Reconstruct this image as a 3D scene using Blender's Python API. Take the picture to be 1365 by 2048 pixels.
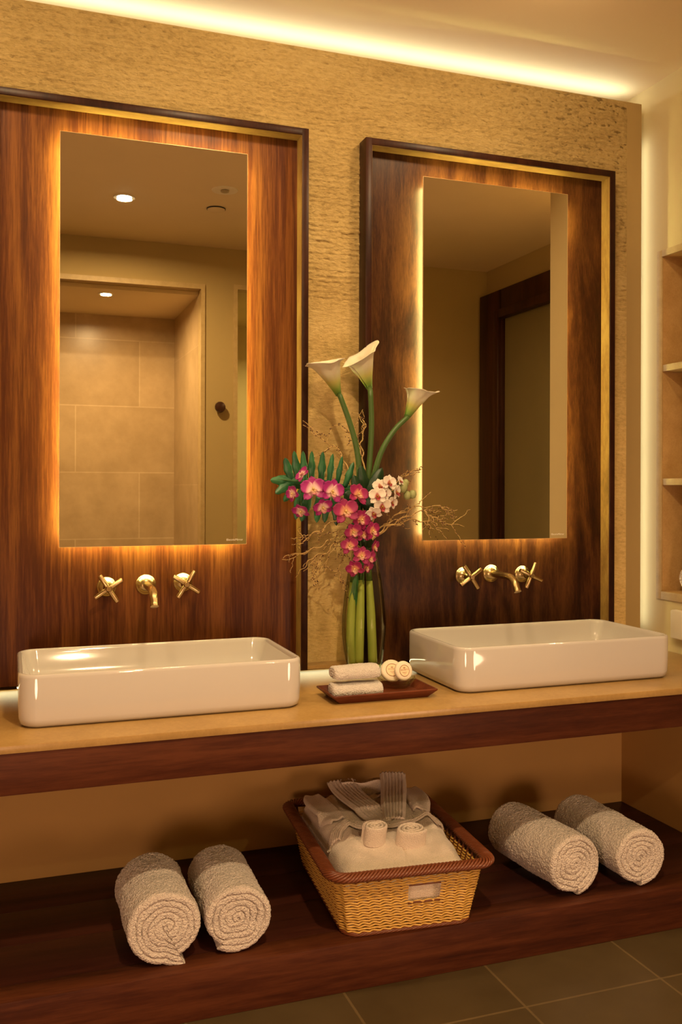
import bpy, bmesh, math, random
from mathutils import Vector, Matrix, noise
from math import sin, cos, pi, radians
random.seed(7)
for o in list(bpy.data.objects): bpy.data.objects.remove(o)
scene = bpy.context.scene
COL = scene.collection

# ------------------------------------------------------------------ camera
YAW, PIT, ROL = radians(19.663), radians(.033), radians(.15)
FOC, CAMY, CAMH = 1863.07, -3.013, 1.3699
cam_d = bpy.data.cameras.new('camera'); cam = bpy.data.objects.new('camera', cam_d); COL.objects.link(cam)
cam_d.sensor_fit = 'VERTICAL'; cam_d.sensor_height = 36; cam_d.lens = FOC/2048*36
cam_d.shift_y = -49.72/2048; cam_d.clip_start = .01
cam.matrix_world = (Matrix.Translation((0, CAMY, CAMH)) @ Matrix.Rotation(-YAW, 4, 'Z') @ Matrix.Rotation(pi/2-PIT, 4, 'X')
                    @ Matrix.Rotation(ROL, 4, 'Z'))
scene.camera = cam

def ray(u, v):
    a = (u-682.5)/FOC; b = -(v-974.28)/FOC
    c, s = cos(ROL), sin(ROL)
    r = a*c+b*s; w = -a*s+b*c
    dd = cos(PIT)+w*sin(PIT); dz = w*cos(PIT)-sin(PIT)
    return Vector((r*cos(YAW)+dd*sin(YAW), dd*cos(YAW)-r*sin(YAW), dz))
def at(u, v, X=None, Y=None, Z=None):
    "the point of the room seen at photo position u, v on the plane X=, Y= or Z="
    d = ray(u, v); o = Vector((0, CAMY, CAMH))
    t = (X-o.x)/d.x if X is not None else (Y-o.y)/d.y if Y is not None else (Z-o.z)/d.z
    return o+d*t

# ------------------------------------------------------------------ light, exposure
scene.view_settings.view_transform = 'Standard'
scene.view_settings.look = 'None'
scene.view_settings.gamma = 1
scene.view_settings.exposure = -.16
scene.view_settings.use_curve_mapping = False
wd = bpy.data.worlds.new('world'); scene.world = wd; wd.use_nodes = True
wd.node_tree.nodes['Background'].inputs[0].default_value = (1, .72, .42, 1)
wd.node_tree.nodes['Background'].inputs[1].default_value = .05
scene.cycles.max_bounces = 10
scene.cycles.diffuse_bounces = 5
scene.cycles.glossy_bounces = 6
scene.cycles.transmission_bounces = 10
scene.cycles.caustics_refractive = True
scene.cycles.sample_clamp_indirect = 4

def area(name, loc, rot, sx, sy, power, col, spread=180):
    d = bpy.data.lights.new(name, 'AREA'); d.shape = 'RECTANGLE'; d.size = sx; d.size_y = sy
    d.energy = power; d.color = col; d.spread = radians(spread)
    o = bpy.data.objects.new(name, d); COL.objects.link(o); o.location = loc; o.rotation_euler = rot
    return o
def disk(name, loc, rot, r, power, col, spread=180):
    o = area(name, loc, rot, r*2, r*2, power, col, spread); o.data.shape = 'DISK'; return o
WARM = (1, .70, .37); NEUT = (1, .86, .58); AMB = (1, .56, .16)
CEIL = 2.935
# hidden LED coves behind the floating stone wall
area('cove_light_top', (.3, .095, 2.862), (radians(180+22), 0, 0), 4.0, .030, 5.0, (1, 1, .80))
area('cove_light_side', (2.317, .048, 1.78), (radians(-18), radians(-90), 0), 1.9, .010, .80, (1, .98, .78))
area('cove_light_counter', (.9, -.016, .7560), (radians(-66), 0, 0), 2.9, .006, .42, (1, .90, .50))
# unseen downlights over the counter, added to brighten the stone; then the rooms' lamps
for k, x in enumerate((-.25, .72, 1.55)):
    disk('downlight_beam', (x, -.78, CEIL-.03), (radians(42), 0, 0), .08, (10, 10, 9)[k], WARM, 160)
disk('downlight_beam', (.589, -2.24, CEIL-.0115), (0, 0, 0), .040, 52, WARM, 170)
disk('shower_beam', (.60, -3.36, 2.6215), (0, 0, 0), .034, 26, (1, .68, .36), 170)
disk('closet_beam', (1.9, -3.7, 2.55), (0, 0, 0), .05, 16, (1, .80, .35), 160)
disk('side_room_beam', (2.85, -1.0, 2.88), (0, 0, 0), .06, 24, WARM, 150)
# low lamp in the front of the room
disk('low_lamp', (-.62, -2.75, .60), (radians(86), 0, radians(-24)), .26, 19, (1, .585, .37))
disk('low_lamp', (2.05, -2.75, .60), (radians(86), 0, radians(14)), .26, 15, (1, .585, .37))

# ------------------------------------------------------------------ materials
def newmat(name):
    m = bpy.data.materials.new(name); m.use_nodes = True
    nt = m.node_tree; b = nt.nodes['Principled BSDF']
    return m, nt, b
def L(nt, a, b): nt.links.new(a, b)
def N(nt, t, **k):
    n = nt.nodes.new(t)
    for q, v in k.items():
        if q in n.inputs: n.inputs[q].default_value = v
        else: setattr(n, q, v)
    return n
def coords(nt, scale=(1, 1, 1), kind='Object', rot=(0, 0, 0)):
    tc = N(nt, 'ShaderNodeTexCoord'); mp = N(nt, 'ShaderNodeMapping')
    mp.inputs['Scale'].default_value = scale; mp.inputs['Rotation'].default_value = rot
    L(nt, tc.outputs[kind], mp.inputs['Vector']); return mp.outputs['Vector']
def ramp(nt, fac, stops):
    r = N(nt, 'ShaderNodeValToRGB'); e = r.color_ramp.elements
    while len(e) < len(stops): e.new(.5)
    for q, (p, c) in zip(e, stops): q.position = p; q.color = (*c, 1) if len(c) == 3 else c
    L(nt, fac, r.inputs['Fac']); return r.outputs['Color']
def bump(nt, b, h, strength=.3, dist=.01, prev=None):
    n = N(nt, 'ShaderNodeBump', Strength=strength, Distance=dist)
    L(nt, h, n.inputs['Height'])
    if prev: L(nt, prev, n.inputs['Normal'])
    L(nt, n.outputs['Normal'], b.inputs['Normal']); return n.outputs['Normal']
def plain(name, col, rough=.5, metal=0, **k):
    m, nt, b = newmat(name); b.inputs['Base Color'].default_value = (*col, 1)
    b.inputs['Roughness'].default_value = rough; b.inputs['Metallic'].default_value = metal
    for q, v in k.items(): b.inputs[q.replace('_', ' ')].default_value = v
    return m
def plaster(name, col, amp=.06):
    m, nt, b = newmat(name); v = coords(nt)
    n = N(nt, 'ShaderNodeTexNoise', Scale=3.0, Detail=5.0); L(nt, v, n.inputs['Vector'])
    L(nt, ramp(nt, n.outputs['Fac'], [(.3, [c*(1-amp) for c in col]), (.7, [min(1, c*(1+amp)) for c in col])]), b.inputs['Base Color'])
    n2 = N(nt, 'ShaderNodeTexNoise', Scale=180.0, Detail=3.0); L(nt, v, n2.inputs['Vector'])
    bump(nt, b, n2.outputs['Fac'], .05, .002); b.inputs['Roughness'].default_value = .75
    return m
def wood(name, cols, scale=(1, 1, 1), rough=.38, bands=7.0, fig=.5, coat=.15):
    """grain along the axis whose scale is small"""
    m, nt, b = newmat(name); v = coords(nt, scale)
    n0 = N(nt, 'ShaderNodeTexNoise', Scale=1.6, Detail=3.0, Roughness=.55); L(nt, v, n0.inputs['Vector'])
    mix = N(nt, 'ShaderNodeMixRGB', blend_type='ADD'); mix.inputs['Fac'].default_value = fig
    L(nt, v, mix.inputs['Color1']); L(nt, n0.outputs['Color'], mix.inputs['Color2'])
    w = N(nt, 'ShaderNodeTexNoise', Scale=bands, Detail=6.0, Roughness=.62, Distortion=.4); L(nt, mix.outputs['Color'], w.inputs['Vector'])
    f = N(nt, 'ShaderNodeTexNoise', Scale=bands*9, Detail=4.0, Roughness=.7); L(nt, v, f.inputs['Vector'])
    a = N(nt, 'ShaderNodeMath', operation='MULTIPLY_ADD'); a.inputs[1].default_value = .35
    L(nt, f.outputs['Fac'], a.inputs[0]); 
    s = N(nt, 'ShaderNodeMath', operation='MULTIPLY'); s.inputs[1].default_value = .72; L(nt, w.outputs['Fac'], s.inputs[0])
    L(nt, s.outputs[0], a.inputs[2])
    L(nt, ramp(nt, a.outputs[0], [(.34, cols[0]), (.5, cols[1]), (.66, cols[2])]), b.inputs['Base Color'])
    bump(nt, b, f.outputs['Fac'], .10, .002)
    b.inputs['Roughness'].default_value = rough; b.inputs['Specular IOR Level'].default_value = .14; b.inputs['Coat Weight'].default_value = coat*.12; b.inputs['Coat Roughness'].default_value = .25
    return m
def terry(name, col, sc=330.0, st=.9, dist=.005):
    m, nt, b = newmat(name); v = coords(nt)
    n = N(nt, 'ShaderNodeTexVoronoi', Scale=sc*.8); L(nt, v, n.inputs['Vector'])
    n2 = N(nt, 'ShaderNodeTexNoise', Scale=sc*.35, Detail=6.0, Roughness=.7); L(nt, v, n2.inputs['Vector'])
    a = N(nt, 'ShaderNodeMath', operation='SUBTRACT'); L(nt, n2.outputs['Fac'], a.inputs[0]); L(nt, n.outputs['Distance'], a.inputs[1])
    L(nt, ramp(nt, a.outputs[0], [(.0, [c*.86 for c in col]), (.45, col)]), b.inputs['Base Color'])  # darker between the loops: their shade put into the colour
    bump(nt, b, a.outputs[0], st, dist)
    b.inputs['Roughness'].default_value = .95; b.inputs['Sheen Weight'].default_value = .25; b.inputs['Specular IOR Level'].default_value = .1
    return m

M = {}
M['ceiling'] = plaster('ceiling_paint', (.80, .66, .42), .02)
M['wall'] = plaster('cream_paint', (.57, .465, .255), .03)
M['strip'] = plaster('tan_paint', (.36, .25, .095), .04)
M['ochre'] = plaster('shaded_ochre', (.50, .29, .085), .03)  # shade under the counter put into the wall colour
M['farwall'] = plaster('olive_paint', (.42, .31, .13), .03)
M['wood_l'] = wood('cherry_veneer', [(.017, .0036, .0012), (.060, .0145, .0034), (.150, .049, .0105)], (1, 1, .045), bands=17, fig=.35)
M['wood_r'] = wood('walnut_veneer', [(.008, .0022, .0010), (.028, .0075, .0025), (.072, .024, .0065)], (1, 1, .14), bands=19, fig=.4)
M['frame'] = wood('dark_frame_wood', [(.012, .0035, .002), (.024, .007, .0035), (.042, .013, .006)], (1, 1, .3), bands=10)
M['liner'] = wood('honey_veneer', [(.10, .050, .014), (.18, .090, .026), (.26, .145, .043)], (.3, 1, .3), bands=12)
M['apron'] = wood('mahogany_board', [(.024, .006, .003), (.060, .015, .006), (.105, .030, .011)], (.08, 1, 1), bands=11, rough=.5, coat=0)
M['shelf'] = wood('mahogany_shelf', [(.016, .005, .003), (.034, .009, .006), (.058, .016, .009)], (.08, 1, 1), bands=9, rough=.38, coat=.05)
M['tray'] = wood('tray_wood', [(.055, .013, .007), (.11, .027, .012), (.17, .048, .021)], (.15, 1, 1), bands=14)
M['darkdoor'] = wood('dark_door_wood', [(.012, .004, .002), (.03, .010, .005), (.06, .02, .008)], (1, 1, .1), bands=6)
M['porcelain'] = plain('porcelain', (.58, .55, .52), .06, Coat_Weight=.5, Coat_Roughness=.03)
M['brass'] = plain('brushed_brass', (.56, .41, .21), .27, 1)
M['mirror'] = plain('mirror_silver', (.80, .76, .62), .0, 1)
M['mirror_edge'] = plain('mirror_edge', (.75, .55, .3), .3, .6)
M['terry'] = terry('white_terry', (.95, .83, .74), 300.0, 1.0)
M['robe'] = terry('robe_terry', (.92, .79, .66), 420, .6, .004)
M['wash'] = terry('washcloth_terry', (.86, .79, .73), 480, .8, .005)
M['wicker'] = plain('honey_wicker', (.68, .40, .09), .42)
M['wicker_d'] = plain('brown_wicker', (.16, .042, .014), .38)
M['stem'] = plain('green_stem', (.06, .12, .025), .42)
M['orange_tile'] = None
M['soap'] = plain('soap_wrapper', (.82, .72, .55), .7)
M['soap_label'] = plain('soap_label', (.88, .70, .45), .6)
M['soap_ink'] = plain('soap_ink', (.28, .09, .02), .6)
M['bud'] = plain('green_bud', (.35, .38, .16), .5)
M['twig'] = plain('golden_twig', (.50, .33, .12), .6)
M['twig_bud'] = plain('twig_bud', (.10, .035, .015), .6)
M['leafd'] = plain('dark_leaf', (.012, .045, .016), .4)
M['white_plastic'] = plain('white_plastic', (.8, .74, .6), .4)
M['black'] = plain('black', (.01, .01, .01), .5)
M['logo'] = plain('etched_logo', (.85, .8, .65), .5)
M['knob'] = plain('dark_bronze', (.045, .014, .006), .3, .2)
def emit(name, col, s):
    m, nt, b = newmat(name); b.inputs['Base Color'].default_value = (0, 0, 0, 1)
    b.inputs['Emission Color'].default_value = (*col, 1); b.inputs['Emission Strength'].default_value = s; return m
M['led'] = emit('mirror_led', (1, .95, .34), 130)
M['bulb'] = emit('downlight_bulb', (1, .85, .6), 60)

def m_leaf():
    m, nt, b = newmat('split_leaf_green'); v = coords(nt)
    n = N(nt, 'ShaderNodeTexNoise', Scale=25.0, Detail=3.0); L(nt, v, n.inputs['Vector'])
    L(nt, ramp(nt, n.outputs['Fac'], [(.35, (.012, .085, .035)), (.65, (.035, .17, .06))]), b.inputs['Base Color'])
    b.inputs['Roughness'].default_value = .38; return m
M['leaf'] = m_leaf()
def m_attr(name, stops, rough=.55, sss=0):
    m, nt, b = newmat(name); a = N(nt, 'ShaderNodeAttribute'); a.attribute_name = 'grad'
    L(nt, ramp(nt, a.outputs['Fac'], stops), b.inputs['Base Color']); b.inputs['Roughness'].default_value = rough
    b.inputs['Subsurface Weight'].default_value = sss; b.inputs['Subsurface Radius'].default_value = (.01, .006, .003)
    return m
M['orchid'] = m_attr('magenta_orchid', [(0, (.72, .62, .38)), (.30, (.80, .50, .52)), (.52, (.42, .018, .22)), (1, (.27, .006, .16))])
M['orchid_b'] = m_attr('deep_magenta_orchid', [(0, (.60, .38, .12)), (.28, (.62, .22, .16)), (.45, (.34, .010, .11)), (1, (.24, .005, .08))])
M['orchid_w'] = m_attr('white_orchid', [(0, (.35, .03, .05)), (.16, (.5, .12, .12)), (.3, (.80, .72, .62)), (1, (.86, .78, .68))])
M['lip'] = m_attr('orchid_lip', [(0, (.75, .55, .2)), (.5, (.65, .4, .3)), (1, (.42, .01, .15))])
M['lip_w'] = m_attr('white_orchid_lip', [(0, (.5, .3, .05)), (.5, (.30, .01, .03)), (1, (.5, .1, .1))])
M['calla'] = m_attr('calla_spathe', [(0, (.05, .16, .02)), (.18, (.20, .30, .04)), (.38, (.52, .48, .14)), (.6, (.70, .65, .46)), (1, (.74, .69, .56))], .5, .15)
M['spadix'] = plain('yellow_spadix', (.75, .45, .05), .6)

def m_stone():
    m, nt, b = newmat('chiselled_travertine')
    tc = N(nt, 'ShaderNodeTexCoord')
    sep = N(nt, 'ShaderNodeSeparateXYZ'); L(nt, tc.outputs['Object'], sep.inputs[0])
    v1 = coords(nt, (1, 1, 1))
    n1 = N(nt, 'ShaderNodeTexNoise', Scale=2.2, Detail=6.0, Roughness=.6); L(nt, coords(nt, (1, 1, 3)), n1.inputs['Vector'])
    n2 = N(nt, 'ShaderNodeTexNoise', Scale=60.0, Detail=6.0, Roughness=.7); L(nt, coords(nt, (.7, 1, 1.6)), n2.inputs['Vector'])
    a = N(nt, 'ShaderNodeMixRGB'); a.inputs['Fac'].default_value = .6; L(nt, n1.outputs['Fac'], a.inputs[1]); L(nt, n2.outputs['Fac'], a.inputs[2])
    L(nt, ramp(nt, a.outputs[0], [(.34, (.46, .30, .095)), (.5, (.68, .48, .18)), (.66, (.80, .60, .26))]), b.inputs['Base Color'])
    # fade of the deep relief towards the lower wall
    mr = N(nt, 'ShaderNodeMapRange'); L(nt, sep.outputs['Z'], mr.inputs['Value'])
    mr.inputs['From Min'].default_value = 1.5; mr.inputs['From Max'].default_value = 2.45; mr.inputs['To Min'].default_value = .22; mr.inputs['To Max'].default_value = 1.0
    n3 = N(nt, 'ShaderNodeTexNoise', Scale=85.0, Detail=6.0, Roughness=.72); L(nt, coords(nt, (.55, 1, 1.4)), n3.inputs['Vector'])
    h = N(nt, 'ShaderNodeMath', operation='MULTIPLY'); L(nt, n3.outputs['Fac'], h.inputs[0]); L(nt, mr.outputs[0], h.inputs[1])
    n4 = N(nt, 'ShaderNodeTexVoronoi', Scale=70.0); L(nt, coords(nt, (.8, 1, 1.3)), n4.inputs['Vector'])
    p1 = bump(nt, b, h.outputs[0], 1.0, .020)
    r = N(nt, 'ShaderNodeMapRange'); L(nt, n4.outputs['Distance'], r.inputs['Value']); r.inputs['From Max'].default_value = .22
    bump(nt, b, r.outputs[0], .35, .003, p1)
    b.inputs['Roughness'].default_value = .8
    return m
M['stone'] = m_stone()
def m_limestone(name, c0, c1, rough=.35, sc=7.0):
    m, nt, b = newmat(name)
    n1 = N(nt, 'ShaderNodeTexNoise', Scale=sc, Detail=8.0, Roughness=.65); L(nt, coords(nt), n1.inputs['Vector'])
    n2 = N(nt, 'ShaderNodeTexNoise', Scale=sc*14, Detail=4.0, Roughness=.7); L(nt, coords(nt), n2.inputs['Vector'])
    a = N(nt, 'ShaderNodeMath', operation='MULTIPLY_ADD'); a.inputs[1].default_value = .4; L(nt, n2.outputs['Fac'], a.inputs[0]); 
    s = N(nt, 'ShaderNodeMath', operation='MULTIPLY'); s.inputs[1].default_value = .6; L(nt, n1.outputs['Fac'], s.inputs[0]); L(nt, s.outputs[0], a.inputs[2])
    L(nt, ramp(nt, a.outputs[0], [(.35, c0), (.62, c1)]), b.inputs['Base Color'])
    b.inputs['Roughness'].default_value = rough; return m
M['counter'] = m_limestone('counter_limestone', (.33, .195, .062), (.45, .28, .10), .28)
M['niche'] = m_limestone('niche_limestone', (.40, .235, .08), (.52, .33, .13), .5, 12)
M['trimstone'] = m_limestone('trim_limestone', (.40, .28, .12), (.52, .38, .18), .5, 20)
def m_tiles(name, c0, c1, mortar, bw, bh, ms, rot=(0, 0, 0), off=.5, rough=.35, loc=(0, 0, 0)):
    m, nt, b = newmat(name)
    tc = N(nt, 'ShaderNodeTexCoord'); mp = N(nt, 'ShaderNodeMapping'); L(nt, tc.outputs['Object'], mp.inputs[0])
    mp.inputs['Rotation'].default_value = rot; mp.inputs['Location'].default_value = loc
    br = N(nt, 'ShaderNodeTexBrick'); L(nt, mp.outputs[0], br.inputs['Vector'])
    br.offset = off; br.inputs['Scale'].default_value = 1; br.inputs['Brick Width'].default_value = bw; br.inputs['Row Height'].default_value = bh
    br.inputs['Mortar Size'].default_value = ms; br.inputs['Mortar Smooth'].default_value = 0; br.inputs['Bias'].default_value = 0
    br.inputs['Color1'].default_value = (*c0, 1); br.inputs['Color2'].default_value = (*c1, 1); br.inputs['Mortar'].default_value = (*mortar, 1)
    n = N(nt, 'ShaderNodeTexNoise', Scale=5.0, Detail=8.0, Roughness=.65); L(nt, tc.outputs['Object'], n.inputs['Vector'])
    mx = N(nt, 'ShaderNodeMixRGB', blend_type='MULTIPLY'); mx.inputs['Fac'].default_value = .6
    L(nt, br.outputs['Color'], mx.inputs['Color1']); L(nt, ramp(nt, n.outputs['Fac'], [(.3, (.62, .58, .5)), (.65, (1, 1, 1))]), mx.inputs['Color2'])
    L(nt, mx.outputs['Color'], b.inputs['Base Color']); b.inputs['Roughness'].default_value = rough
    return m
M['floor'] = m_tiles('floor_tiles', (.072, .047, .019), (.060, .039, .015), (.12, .080, .035), .8676, .4294, .0035, (0, 0, pi/2), 0, .38, (0, 0, 0))
M['shower'] = m_tiles('shower_limestone', (.57, .42, .24), (.49, .355, .195), (.64, .49, .30), .92, .49, .004, (pi/2, 0, 0), .5, .3)
M['shower_side'] = m_tiles('shower_side_limestone', (.57, .42, .24), (.51, .37, .20), (.62, .47, .28), .92, .49, .003, (pi/2, 0, pi/2), .5, .3)
def m_glass(name, col=(1, 1, 1), ior=1.45):
    m, nt, b = newmat(name); b.inputs['Base Color'].default_value = (*col, 1)
    b.inputs['Transmission Weight'].default_value = 1; b.inputs['Roughness'].default_value = 0; b.inputs['IOR'].default_value = ior; return m
def m_thin(name, tint, ior):
    m, nt, b = newmat(name); tr = N(nt, 'ShaderNodeBsdfTransparent'); gl = N(nt, 'ShaderNodeBsdfGlossy'); mx = N(nt, 'ShaderNodeMixShader')
    fr = N(nt, 'ShaderNodeFresnel', IOR=ior); tr.inputs[0].default_value = (*tint, 1); gl.inputs['Roughness'].default_value = .02
    mu = N(nt, 'ShaderNodeMath', operation='MULTIPLY'); mu.inputs[1].default_value = .4; L(nt, fr.outputs[0], mu.inputs[0]); L(nt, mu.outputs[0], mx.inputs[0]); L(nt, tr.outputs[0], mx.inputs[1]); L(nt, gl.outputs[0], mx.inputs[2])
    L(nt, mx.outputs[0], nt.nodes['Material Output'].inputs['Surface']); return m
M['glass'] = m_thin('vase_glass', (.98, .985, .95), 1.18)
M['water'] = m_thin('water', (.93, .94, .78), 1.06)
M['wetstem'] = plain('pale_wet_stem', (.30, .36, .09), .45)
M['dishglass'] = m_thin('dish_glass', (.93, .91, .74), 2.4)

# ------------------------------------------------------------------ helpers
def tag(o, label=None, cat=None, group=None, kind=None):
    if label: o['label'] = label
    if cat: o['category'] = cat
    if group: o['group'] = group
    if kind: o['kind'] = kind
    return o
def empty(name, loc, label, cat, group=None, rz=0):
    o = bpy.data.objects.new(name, None); COL.objects.link(o); o.empty_display_size = .05
    o.location = loc; o.rotation_euler = (0, 0, rz); return tag(o, label, cat, group)
def link(name, me, mat, parent=None, smooth=40, local=False):
    """link a mesh given in room coordinates (or in the parent's own, local=True)"""
    o = bpy.data.objects.new(name, me); COL.objects.link(o)
    for q in (mat if isinstance(mat, (list, tuple)) else [mat]): me.materials.append(q)
    if smooth:
        me.shade_smooth()
        if smooth < 179: me.set_sharp_from_angle(angle=radians(smooth))
    if parent:
        o.parent = parent
        if not local:
            P = parent; Mx = Matrix.Identity(4)
            while P is not None:
                Mx = Matrix.Translation(P.location) @ Matrix.Rotation(P.rotation_euler.z, 4, 'Z') @ Mx if P.type == 'EMPTY' else Mx
                P = P.parent
            o.matrix_parent_inverse = Mx.inverted() if parent.type == 'EMPTY' else Matrix.Identity(4)
    return o
def text_mesh(name, body, size, mat, parent, M4, align='CENTER', space=1.0):
    cu = bpy.data.curves.new(name, 'FONT'); cu.body = body; cu.size = size; cu.align_x = align; cu.space_character = space; cu.extrude = .0001
    tmp = bpy.data.objects.new('tmp', cu); COL.objects.link(tmp)
    me = bpy.data.meshes.new_from_object(tmp.evaluated_get(bpy.context.evaluated_depsgraph_get()))
    bpy.data.objects.remove(tmp); me.transform(M4); me.materials.clear()
    return link(name, me, mat, parent, 0)
class MB:
    def __init__(s): s.bm = bmesh.new(); s.lay = None
    def faces(s, vs, fs, mi=0, grad=None):
        if grad is not None and s.lay is None: s.lay = s.bm.verts.layers.float.new('grad')
        bv = [s.bm.verts.new(v) for v in vs]
        if grad is not None:
            for v, g in zip(bv, grad): v[s.lay] = g
        for f in fs:
            try: q = s.bm.faces.new([bv[i] for i in f]); q.material_index = mi
            except ValueError: pass
        return bv
    def box(s, a, b, bev=0, mi=0):
        x0, x1 = sorted((a[0], b[0])); y0, y1 = sorted((a[1], b[1])); z0, z1 = sorted((a[2], b[2]))
        vs = s.faces([(x0,y0,z0),(x1,y0,z0),(x1,y1,z0),(x0,y1,z0),(x0,y0,z1),(x1,y0,z1),(x1,y1,z1),(x0,y1,z1)],
                [(0,3,2,1),(4,5,6,7),(0,1,5,4),(1,2,6,5),(2,3,7,6),(3,0,4,7)], mi)
        if bev:
            es = list({e for v in vs for e in v.link_edges})
            bmesh.ops.bevel(s.bm, geom=es, offset=bev, segments=2, profile=.5, affect='EDGES')
        return s
    def loft(s, rings, closed=True, cap0=True, cap1=True, mi=0, grads=None):
        n = len(rings[0]); vs = [v for r in rings for v in r]
        g = None if grads is None else [q for r in grads for q in r]
        fs = []
        for i in range(len(rings)-1):
            for j in range(n if closed else n-1):
                k = (j+1) % n
                fs.append((i*n+j, i*n+k, (i+1)*n+k, (i+1)*n+j))
        if cap0: fs.append(tuple(range(n))[::-1])
        if cap1: fs.append(tuple(range((len(rings)-1)*n, len(rings)*n)))
        s.faces(vs, fs, mi, g); return s
    def grid(s, P, mi=0, G=None, closed_j=False):
        return s.loft(P, closed_j, False, False, mi, G)
    def tube(s, pts, rad, seg=8, mi=0, grads=None, caps=True):
        pts = [Vector(p) for p in pts]; n = len(pts)
        if not hasattr(rad, '__len__'): rad = [rad]*n
        t0 = (pts[1]-pts[0]).normalized()
        up = Vector((0, 0, 1)) if abs(t0.z) < .9 else Vector((1, 0, 0))
        nn = (up-t0*up.dot(t0)).normalized(); rings = []
        for i, p in enumerate(pts):
            t = (pts[min(i+1, n-1)]-pts[max(i-1, 0)]).normalized()
            nn = (nn-t*nn.dot(t)).normalized(); bb = t.cross(nn)
            rings.append([p+(nn*cos(2*pi*j/seg)+bb*sin(2*pi*j/seg))*rad[i] for j in range(seg)])
        g = None if grads is None else [[q]*seg for q in grads]
        return s.loft(rings, True, caps, caps, mi, g)
    def lathe(s, prof, c=(0, 0, 0), seg=48, M3=None, mi=0, closed=False):
        c = Vector(c); rings = []
        for r, z in prof:
            ring = []
            for j in range(seg):
                v = Vector((r*cos(2*pi*j/seg), r*sin(2*pi*j/seg), z))
                ring.append(c+(M3 @ v if M3 else v))
            rings.append(ring)
        if closed: rings.append(rings[0]); return s.loft(rings, True, False, False, mi)
        return s.loft(rings, True, True, True, mi)
    def disp(s, f):
        for v in s.bm.verts: v.co = f(v.co)
        return s
    def mesh(s, name, weld=0):
        if weld: bmesh.ops.remove_doubles(s.bm, verts=s.bm.verts, dist=weld)
        bmesh.ops.recalc_face_normals(s.bm, faces=s.bm.faces)
        me = bpy.data.meshes.new(name); s.bm.to_mesh(me); s.bm.free(); return me
    def build(s, name, mat, parent=None, smooth=40, weld=0, local=False):
        return link(name, s.mesh(name, weld), mat, parent, smooth, local)
def spline(pts, n=8):
    P = [Vector(p) for p in pts]; out = []
    for i in range(len(P)-1):
        a = P[max(i-1, 0)]; b = P[i]; c = P[i+1]; d = P[min(i+2, len(P)-1)]
        for k in range(n):
            t = k/n
            out.append(.5*((2*b)+(c-a)*t+(2*a-5*b+4*c-d)*t*t+(3*b-a-3*c+d)*t**3))
    out.append(P[-1]); return out
def rrect(cx, cy, w, d, r, z, seg=8):
    pts = []
    for sx, sy, a0 in ((1, 1, 0), (-1, 1, pi/2), (-1, -1, pi), (1, -1, 3*pi/2)):
        for k in range(seg+1):
            a = a0+pi/2*k/seg
            pts.append(Vector((cx+sx*(w/2-r)+r*cos(a), cy+sy*(d/2-r)+r*sin(a), z)))
    return pts
def struct(name, mb, mat, label=None, smooth=0, kind='structure'):
    o = mb.build(name, mat, None, smooth); o['kind'] = kind
    if label: o['label'] = label
    return o

# ------------------------------------------------------------------ room shell
FARY = -3.12; RX = 2.36; SIDEX = 3.28; LX = -2.0
struct('floor', MB().box((LX-.1, -4.7, -.1), (SIDEX+.1, .14, 0)), M['floor'], 'dark brown stone tile floor with thin pale grout')
struct('ceiling', MB().box((LX-.1, FARY-.1, CEIL), (SIDEX+.1, .30, CEIL+.1)), M['ceiling'], 'smooth cream ceiling washed by hidden cove light')
struct('wall_back', MB().box((LX-.1, .08, 0), (SIDEX+.1, .14, 2.70)), M['ochre'], 'shade-tinted ochre wall under and behind the vanity')
struct('wall_cove', MB().box((LX-.1, .24, 2.62), (SIDEX+.1, .30, CEIL)).box((LX-.1, .14, 2.62), (SIDEX+.1, .24, 2.70)), M['ceiling'], 'cream back of the light cove above the stone wall')
struct('wall_left', MB().box((LX-.1, FARY, 0), (LX, .08, CEIL)), M['wall'], 'cream painted wall at the left end')
struct('wall_side', MB().box((SIDEX, FARY, 0), (SIDEX+.1, .08, CEIL)), M['farwall'], 'olive painted wall of the room beyond')
# right wall with its niche cut out, and its return
NY0, NY1, NZ0, NZ1 = -.067, -.56, .971, 2.254
w = MB()
w.box((RX, NY0, 0), (RX+.3, .08, CEIL)); w.box((RX, .08, 2.70), (RX+.3, .24, CEIL)); w.box((RX, -.82, 0), (RX+.3, NY1, CEIL))
w.box((RX, NY1, 0), (RX+.3, NY0, NZ0)); w.box((RX, NY1, NZ1), (RX+.3, NY0, CEIL)); w.box((RX+.26, NY1, NZ0), (RX+.3, NY0, NZ1))
w.box((RX+.3, -.82, 0), (SIDEX, -.74, CEIL))
struct('wall_right', w, M['wall'], 'cream painted wall beside the right basin with a recessed niche')
struct('wall_right_lower', MB().box((2.287, -.60, 0), (RX, .08, .629)), M['ochre'], 'shade-tinted ochre wall end below the counter')
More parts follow.
